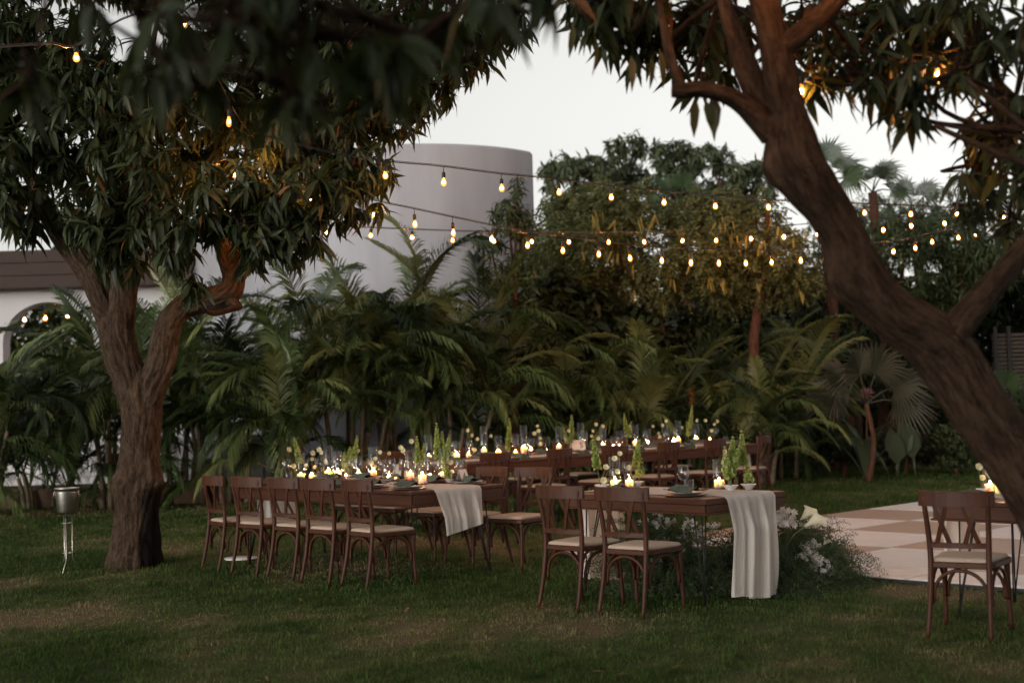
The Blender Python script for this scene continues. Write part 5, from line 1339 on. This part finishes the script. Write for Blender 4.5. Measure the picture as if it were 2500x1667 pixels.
for i in range(4):
    T, tn, te = TABLES[i]
    cp = [T.on(a, b, .06, .012) for a, b, _, _ in CANDS[i]]; rk = from_end(i, cp)
    for (a, b, r_, h), p, k in zip(CANDS[i], cp, rk):
        size = 'squat' if h < .05 else 'tall' if h > .08 else 'thick'
        t = thing('pillar_candle', f'{size} lit cream candle on {tn}, {nth(k)} candle from {te}', 'candle', p, rng.uniform(0, 6), f'candles on {tn}')
        part('wax', cand_mesh(r_, h), t); part('wick', WICK, t, (0, 0, h - .006)); f = rng.uniform(.75, 1.0); part('flame', FLAME, t, (0, 0, h - .008), (f, f, f * rng.uniform(.7, 1.0)))
    gp = []
    for a, b, r_, h in GLASS[i]:
        p = T.on(a, b, .06, .0115)
        for c in cp:                                   # a cylinder around a candle stands exactly round it
            if np.linalg.norm(c[:2] - p[:2]) < r_ and not any(np.linalg.norm(c[:2] - g[:2]) < .02 for g in gp): p = np.array([c[0], c[1], p[2]]); break
        gp.append(p)
    rk = from_end(i, gp)
    for (a, b, r_, h), p, k in zip(GLASS[i], gp, rk):
        am = (i == 1 and a in (1335, 1729)) or (i == 0 and a == 912 and False)
        single('glass_cylinder', cyl_mesh(r_, h, 'amberglass' if am else 'glass'), p, f'{"amber" if am else "clear"} glass cylinder {"low" if h < .16 else "tall" if h > .27 else "medium"} on {tn}, {nth(k)} cylinder from {te}', 'glass cylinder', f'glass cylinders on {tn}')
    wp = [T.on(a, b, .05, .010) for a, b in WINES[i]]
    rk = from_end(i, wp) if wp else []
    for p, k in zip(wp, rk):
        single('wine_glass', WINE, p, f'empty clear wine glass on {tn}, {nth(k)} wine glass from {te}', 'wine glass', f'wine glasses on {tn}', rng.uniform(0, 6))
    up_ = [T.on(a, b, .05, .010) for a, b in TUMBS[i]]
    rk = from_end(i, up_) if up_ else []
    for p, k in zip(up_, rk):
        t = thing('water_tumbler', f'half full water tumbler on {tn}, {nth(k)} tumbler from {te}', 'tumbler', p, 0, f'tumblers on {tn}'); part('glass_wall', TUMB, t); part('water', TWATER, t)

# place settings: charger, plate, napkin, knife in front of every chair in view
def setting(T, x, side, label, kind, knife=True, chargr=True):
    y = -.19 if side > 0 else -T.W + .19
    p = T.w(x, y, T.H + .0015); rz = T.ang + (0 if side > 0 else math.pi)
    if chargr:
        single('charger_plate', CHARGER, p, f'brown charger under the plate {label}', 'plate', 'charger plates')
        single('plate', PLATE, p + [0, 0, .009], f'stoneware plate {label}', 'plate', 'stoneware plates')
    m = (NAPO if kind == 'o' else NAPS)[rng.integers(2)]
    nz_ = .026 if kind != 'o' else .024
    if kind == 'o':
        q = T.w(x, (-.07 if side > 0 else -T.W + .07), T.H + nz_); single('napkin', m, q, f'sage linen napkin drooping over the edge {label}', 'napkin', 'sage napkins', rz + math.pi / 2)
    else: single('napkin', m, p + [0, 0, nz_], f'folded sage linen napkin {label}', 'napkin', 'sage napkins', rz + rng.normal(0, .25))
    if knife:
        q = T.w(x - .2 * (1 if side > 0 else -1), y, T.H + .002); single('knife', KNIFE, q, f'steel table knife {label}', 'knife', 'table knives', rz + (0 if side > 0 else math.pi))
for k, x in enumerate((.26, .76, 1.27, 1.78, 2.28)):
    setting(T1, x, 1, f'at the {ORD[4 - k]} trunk side place of table four', 'n')
    setting(T1, x, -1, f'at the {ORD[k]} far side place of table four', 'n', k < 2)
for k in range(6):
    setting(T2, .5 + k * 1.0, 1, f'at the {ORD[5 - k]} lawn side place of table five', 'o', k in (0, 5))
    setting(T2, .5 + k * 1.0, -1, f'at the {ORD[5 - k]} palm side place of table five', 'n', False)
setting(T3, .34, 1, 'at the flower mound place of the small table', 'n'); setting(T3, .98, 1, 'at the table four side place of the small table', 'n')
p_ = T4.on(2412, 1212, .05)
T4x = T4.local(p_)[0]; setting(T4, min(T4x, T4.L - .2), 1, 'beside the lone chair at the shaded table', 'o')

# flower bowls
def bouquet(i, px, py, label, spikes, hells, bowl=True):
    T = TABLES[i][0]; p = T.on(px, py, .06, .0085)
    t = thing('flower_bowl', label, 'flower arrangement', p, 0, 'flower bowls on the tables')
    if bowl: part('bowl', BOWL, t, sc=None if i == 2 else (.8, .8, .8))
    d = p[1]; b0 = np.array([0, 0, .012])
    for (sx, sy) in spikes:
        q = A(at(sx, sy, d + rng.uniform(-.05, .05))) - p; bell_spike(t, b0 + rng.normal(0, .012, 3) * [1, 1, 0], q, .42 if q[2] > .22 else .3, .032 if i != 2 else .034)
    for (sx, sy) in hells:
        q = A(at(sx, sy, d - rng.uniform(0, .06))) - p; hellebore(t, b0 + rng.normal(0, .012, 3) * [1, 1, 0], q, rng.uniform(.022, .032))
bouquet(0, 733, 1155, 'green bell stems at the trunk end of table four', [(718, 1070)], [(704, 1098), (726, 1099), (716, 1138), (748, 1136)])
bouquet(0, 781, 1158, 'cream hellebores above the second candle group on table four', [], [(780, 1098), (764, 1106), (762, 1121), (795, 1126), (770, 1140), (786, 1104)])
bouquet(0, 850, 1164, 'three green bell spikes rising in the middle of table four', [(872, 1066), (855, 1092), (841, 1106)], [(874, 1100), (846, 1135)])
bouquet(0, 920, 1172, 'cream hellebores with green leaves toward the card end of table four', [], [(929, 1104), (949, 1106), (913, 1138), (916, 1120), (906, 1130)])
bouquet(0, 1020, 1170, 'pair of green bell spikes with hellebores near the table four card', [(1017, 1067), (1036, 1084)], [(978, 1093), (1004, 1077), (985, 1100)])
bouquet(0, 1075, 1160, 'tallest bell spikes on table four behind the wide cylinder', [(1066, 1034), (1079, 1055), (1097, 1063)], [(1105, 1108), (1100, 1128), (1104, 1152)])
bouquet(0, 1098, 1180, 'white bowl with a green tail drooping over the runner of table four', [(1079, 1130)], [])
bouquet(1, 1156, 1108, 'open cream hellebores at the tower end of table five', [], [(1143, 1050), (1167, 1071), (1155, 1096), (1150, 1062), (1160, 1098)])
bouquet(1, 1236, 1104, 'single tall bell spike on table five in front of the tower wall', [(1243, 1022), (1236, 1070)], [(1199, 1064)])
bouquet(1, 1322, 1100, 'bare twig with hellebores beside the amber cylinder of table five', [], [(1316, 1052), (1305, 1058), (1318, 1070), (1320, 1084), (1312, 1040)])
bouquet(1, 1392, 1098, 'tall bell spikes just behind the number five card', [(1396, 1014), (1376, 1044), (1400, 1045)], [(1388, 1052)])
bouquet(1, 1458, 1090, 'round cream hellebores past the number five card', [], [(1456, 1036), (1471, 1041), (1449, 1052), (1444, 1064), (1461, 1070)])
bouquet(1, 1532, 1080, 'slim bell spikes halfway along table five', [(1524, 1011), (1541, 1030)], [(1536, 1040)])
bouquet(1, 1612, 1082, 'cluster of pale hellebores toward the chair end of table five', [], [(1594, 1040), (1617, 1038), (1627, 1028), (1606, 1058), (1610, 1066)])
bouquet(1, 1680, 1070, 'tallest bell spike on table five near its lawn end', [(1690, 990), (1677, 1030)], [(1664, 1044)])
bouquet(1, 1738, 1066, 'last cream hellebores at the lawn end of table five', [], [(1722, 1026), (1750, 1028), (1738, 1050), (1744, 1036), (1703, 1027)])
bouquet(2, 1470, 1190, 'green bell stem and hellebores behind the chairs of the small table', [(1449, 1075)], [(1513, 1108), (1501, 1120), (1479, 1141), (1508, 1150), (1474, 1172)])
bouquet(2, 1556, 1186, 'upright green bell spike in the middle of the small table', [(1560, 1075), (1566, 1120)], [(1535, 1142)])
bouquet(2, 1784, 1200, 'white bowl crowded with green bell spikes on the small table', [(1789, 1068), (1769, 1092), (1806, 1090), (1798, 1120), (1776, 1120)], [(1768, 1102)])
bouquet(2, 1828, 1197, 'white bowl with one leaning bell spike at the runner end', [(1811, 1054), (1824, 1140)], [])
bouquet(3, 2400, 1206, 'cream hellebores beside the candle under the leaning trunk', [], [(2389, 1140), (2398, 1166), (2404, 1150)])

# table number cards
def tent(T, px, py, label, text, rz, wd, h, size):
    p = T.on(px, py, .06, .0105)
    t = thing('table_card', label, 'table number', p, rz, 'table number cards')
    d = h * .36
    for s in (-1, 1):
        mb = MB(); V = np.array([[-wd / 2, s * d, 0], [wd / 2, s * d, 0], [wd / 2, 0, h], [-wd / 2, 0, h]]); mb.add(np.vstack([V, V + [0, -.0012 * s, -.0004]]), [[0, 1, 2, 3]], [[7, 6, 5, 4]], [[0, 4, 5, 1], [1, 5, 6, 2], [3, 2, 6, 7], [0, 3, 7, 4]], smooth=False); mb.build('card_panel', M['paper'], t)
    cu = bpy.data.curves.new('numeral', 'FONT'); cu.body = text; cu.size = size; cu.align_x = 'CENTER'; cu.align_y = 'CENTER'; cu.extrude = .0003; cu.materials.append(M['ink'])
    tmp = bpy.data.objects.new('numeral', cu); COL.objects.link(tmp); dg = bpy.context.evaluated_depsgraph_get(); me = bpy.data.meshes.new_from_object(tmp.evaluated_get(dg)); bpy.data.objects.remove(tmp); o = bpy.data.objects.new('numeral', me); COL.objects.link(o); o.parent = t; o.location = (wd * (.22 if wd > .15 else 0), -d * (1 - .5) - .0014, h * .5); o.rotation_euler = (math.atan2(h, d), 0, 0)
tent(T1, 1130, 1182, 'folded cream card with the number 4 beside the wine glass', '4', R(52), .10, .125, .085)
tent(T2, 1410, 1103, 'folded cream card with the number 5 on the longest table', '5', R(18), .20, .145, .10)

# ------------------------------------------------------------------ flower mound on the grass
fm = atz(1860, 1440); mound = thing('flower_mound', 'ground arrangement of ferns, white blooms and calla lilies beside the small table', 'flower arrangement', fm)
def fern_part(blobs, n, L_, name='fern'):
    """arching sprays of needle leaves"""
    mb = MB()
    P, D = blob_points([pblob(*b) for b in blobs], n, .2)
    P[:, 2] = np.maximum(P[:, 2], .03)
    D[:, 2] = np.abs(D[:, 2]) * .6 + .05; D = norm(D + rng.normal(0, .25, D.shape))
    q = np.linspace(0, 1, 16)
    X_ = P[:, None] + D[:, None] * (q * L_)[None, :, None] + np.array([0, 0, -1.0]) * (.55 * L_ * q ** 2)[None, :, None]
    X_[..., 2] = np.maximum(X_[..., 2], .01)
    o = X_.reshape(-1, 3); o = np.repeat(o, 3, 0); d = norm(rng.normal(size=o.shape) + np.repeat(np.repeat(D, 16, 0), 3, 0) * .5)
    wv = norm(np.cross(d, rng.normal(size=d.shape))) * .0024; ln = rng.uniform(.02, .05, (len(o), 1))
    mb.add(np.stack([o - wv, o + wv, o + d * ln], 1).reshape(-1, 3), (np.arange(len(o)) * 3)[:, None] + np.array([[0, 1, 2]]), smooth=False)
    c = mb.build(name, M['fern'], mound, world=True); c['kind'] = 'stuff'
fern_part([(1830, 1380, 11.1, 90, 70, 0.22), (1940, 1370, 11.2, 75, 70, 0.22), (1990, 1430, 11.2, 55, 40, 0.19), (1870, 1440, 10.95, 130, 35, 0.19), (1980, 1340, 11.4, 40, 40, 0.16), (1900, 1310, 11.2, 60, 40, .2), (2020, 1390, 11.3, 40, 50, .2)], 2000, .38)
fern_part([(1600, 1360, 11.2, 95, 70, 0.19), (1560, 1330, 11.3, 60, 60, 0.19), (1680, 1370, 11.2, 60, 60, 0.19), (1640, 1420, 11.0, 110, 35, 0.19)], 1100, .30)
mb = MB()
P, D = blob_points([pblob(*b) for b in ((1840, 1400, 11.0, 110, 70, 0.26), (1940, 1410, 11.1, 80, 60, 0.22), (1640, 1400, 11.15, 130, 60, 0.22), (1835, 1300, 11.1, 45, 32, 0.13), (1740, 1450, 10.9, 120, 25, 0.16), (1890, 1462, 10.8, 110, 14, 0.13))], 1100, .25)
P[:, 2] = np.maximum(P[:, 2], .03); o, d, u, s = whorls(P, D + [0, 0, .3], 6, .085, .5); o[:, 2] = np.maximum(o[:, 2], .015); add_leaves(mb, BROAD, o, d, u, s)
c = mb.build('leaves', M['dark'], mound, world=True); c['kind'] = 'stuff'
def bloom(px, py, d, n, size, tpl=SLIM, nm='white_bloom', m='white', rnd=.03):
    """one flower head of many petals"""
    c = A(at(px, py, d)); mb = MB()
    for k in range(max(1, n // 7)):
        cc = c + rng.normal(0, rnd, 3) * [1, .6, .8]; f = norm(rng.normal(0, .5, 3) + np.array([.1, -.8, .6])); h = norm(np.cross(f, [.2, .1, 1.0])); g = np.cross(f, h); an = np.arange(7) * .8976 + rng.uniform(0, 6)
        add_leaves(mb, tpl, np.tile(cc, (7, 1)), np.cos(an)[:, None] * h + np.sin(an)[:, None] * g + .55 * f, np.tile(f, (7, 1)), size * rng.uniform(.8, 1.1, 7))
    o = mb.build(nm, M[m], mound, world=True); o['kind'] = 'stuff'
PET = leaf_tpl(.72, .25, .35)
for px, py, d, n, sz, rd in ((1890, 1268, 10.9, 42, .065, .045), (1918, 1272, 10.9, 35, .06, .04), (1905, 1255, 10.95, 28, .055, .035), (1985, 1345, 10.95, 28, .06, .04), (1968, 1352, 10.9, 28, .055, .035), (2005, 1372, 10.9, 14, .065, .025), (2012, 1392, 10.9, 21, .06, .03), (2032, 1393, 10.95, 14, .055, .02), (1978, 1330, 11.0, 14, .055, .02),
                             (1610, 1258, 11.25, 35, .05, .045), (1600, 1285, 11.2, 21, .05, .035), (1632, 1280, 11.3, 14, .045, .02), (1686, 1282, 11.2, 28, .04, .03), (1682, 1302, 11.2, 28, .04, .035), (1706, 1298, 11.2, 21, .04, .03), (1742, 1285, 11.3, 14, .05, .02), (1596, 1372, 11.0, 21, .045, .03), (1560, 1360, 11.1, 14, .04, .03), (1655, 1335, 11.1, 14, .04, .03)):
    bloom(px, py, d, n * 3, sz * .55, PET, rnd=rd * 1.15)
def calla(px, py, tx, ty, d, L_):
    base_ = A(at(px, py, d)); tip = A(at(tx, ty, d - .04)); ax = norm(tip - base_); h = norm(np.cross(ax, [0, 1.0, .2])); g = np.cross(h, ax)
    V = []
    for q in np.linspace(0, 1, 9):
        r_ = L_ * (.05 + .30 * q ** 1.4); row = []
        for k in range(13):
            a = -2.75 + 5.5 * k / 12; ex = (1 - abs(a) / 2.75)
            row.append(base_ + ax * L_ * (q * (.55 + .45 * ex) if q < 1 else .55 + .5 * ex ** 1.5) + (h * math.sin(a) - g * math.cos(a)) * r_ * (1 + .25 * (q == 1)))
        V.append(row)
    mb = MB(); grid(mb, np.array(V)); fl = mb.build('calla_lily', M['calla'], mound, world=True)
    mb = MB(); st_ = spline([base_ + ax * .01, base_ - ax * .12 + [0, 0, -.03], A(at(1900, 1380, 11.05))], 5); tube(mb, st_, .006, 6); mb.build('stem', M['greenstem'], mound, world=True)
calla(1955, 1268, 1990, 1236, 10.95, .15); calla(1966, 1284, 2006, 1262, 10.85, .17); calla(2010, 1330, 2022, 1316, 11.0, .09); calla(1668, 1256, 1690, 1246, 11.4, .10)

# ------------------------------------------------------------------ ice bucket on its stand, small things on the lawn
bd = 13.45
b_ = at(166, 1388, bd); b_.z = 0
sb = thing('bucket_stand', 'slim steel tripod stand holding the ice bucket on the grass', 'stand', b_)
zb_ = at(166, 1250, bd).z
for k in range(3):
    a = k * 2.094 + .5; c_, s_ = math.cos(a), math.sin(a)
    mb = MB(); S = np.array([(.045 * c_, .045 * s_, zb_ - .01), (.042 * c_, .042 * s_, .14), (.05 * c_, .05 * s_, .11), (.15 * c_, .15 * s_, .005)]); tube(mb, S, .0042, 7); mb.build('leg', M['steel'], sb)
for z in (.18, zb_ - .1, zb_ - .02):
    mb = MB(); q = np.linspace(0, 2 * math.pi, 19); tube(mb, np.c_[.045 * np.cos(q), .045 * np.sin(q), np.full(19, z)], .0035, 5, caps=False); mb.build('ring', M['steel'], sb)
bk = thing('ice_bucket', 'polished steel ice bucket with ring handles on a slim stand', 'ice bucket', b_ + Vector((0, 0, zb_ - .018)))
mb = MB(); lathe(mb, [(0, 0), (.07, 0), (.086, .012), (.092, .03), (.108, .21), (.108, .235), (.115, .24), (.115, .248), (.108, .25), (.104, .245), (.102, .21), (.085, .03), (0, .018)], 36); mb.build('bucket', M['steel'], bk)
mb = MB(); lathe(mb, [(.1055, .20), (.1085, .202), (.1085, .210), (.1065, .212)], 36); mb.build('band', M['steel'], bk)
for s in (-1, 1):
    mb = MB(); q = np.linspace(0, 2 * math.pi, 15); tube(mb, np.c_[np.full(15, s * .116), .024 * np.cos(q), .185 + .026 * np.sin(q)], .004, 6, caps=False); box(mb, (s * .111, 0, .211), (.012, .022, .012)); mb.build('handle', M['steel'], bk)
pl = atz(589, 1366); mb = MB(); lathe(mb, [(0, 0), (.165, 0), (.17, .006), (.165, .012), (0, .014)], 30)
o = mb.build('lawn_disc', M['porcelain']); o.location = pl + Vector((0, 0, .01)); tag(o, 'flat white disc lying on the grass behind the chairs of table four', 'disc')
# fallen leaves on the lawn

NF = 46
lm = MB(); o_ = []; 
for k in range(NF):
    y = 7.4 + 9 * rng.random() ** 1.6; x = rng.uniform(-.36, .36) * y; o_.append((x, y, .02))
o_ = np.array(o_); add_leaves(lm, MANGO, o_, np.c_[rng.normal(size=(NF, 2)), rng.normal(0, .15, NF)], np.tile([[0, 0, 1.0]], (NF, 1)) + rng.normal(0, .3, (NF, 3)), rng.uniform(.05, .12, NF))
tag(lm.build('fallen_leaves', leafy('dry fallen leaf', (.12, .07, .03), (.2, .12, .05), None, .7, .2, .2)), kind='stuff')
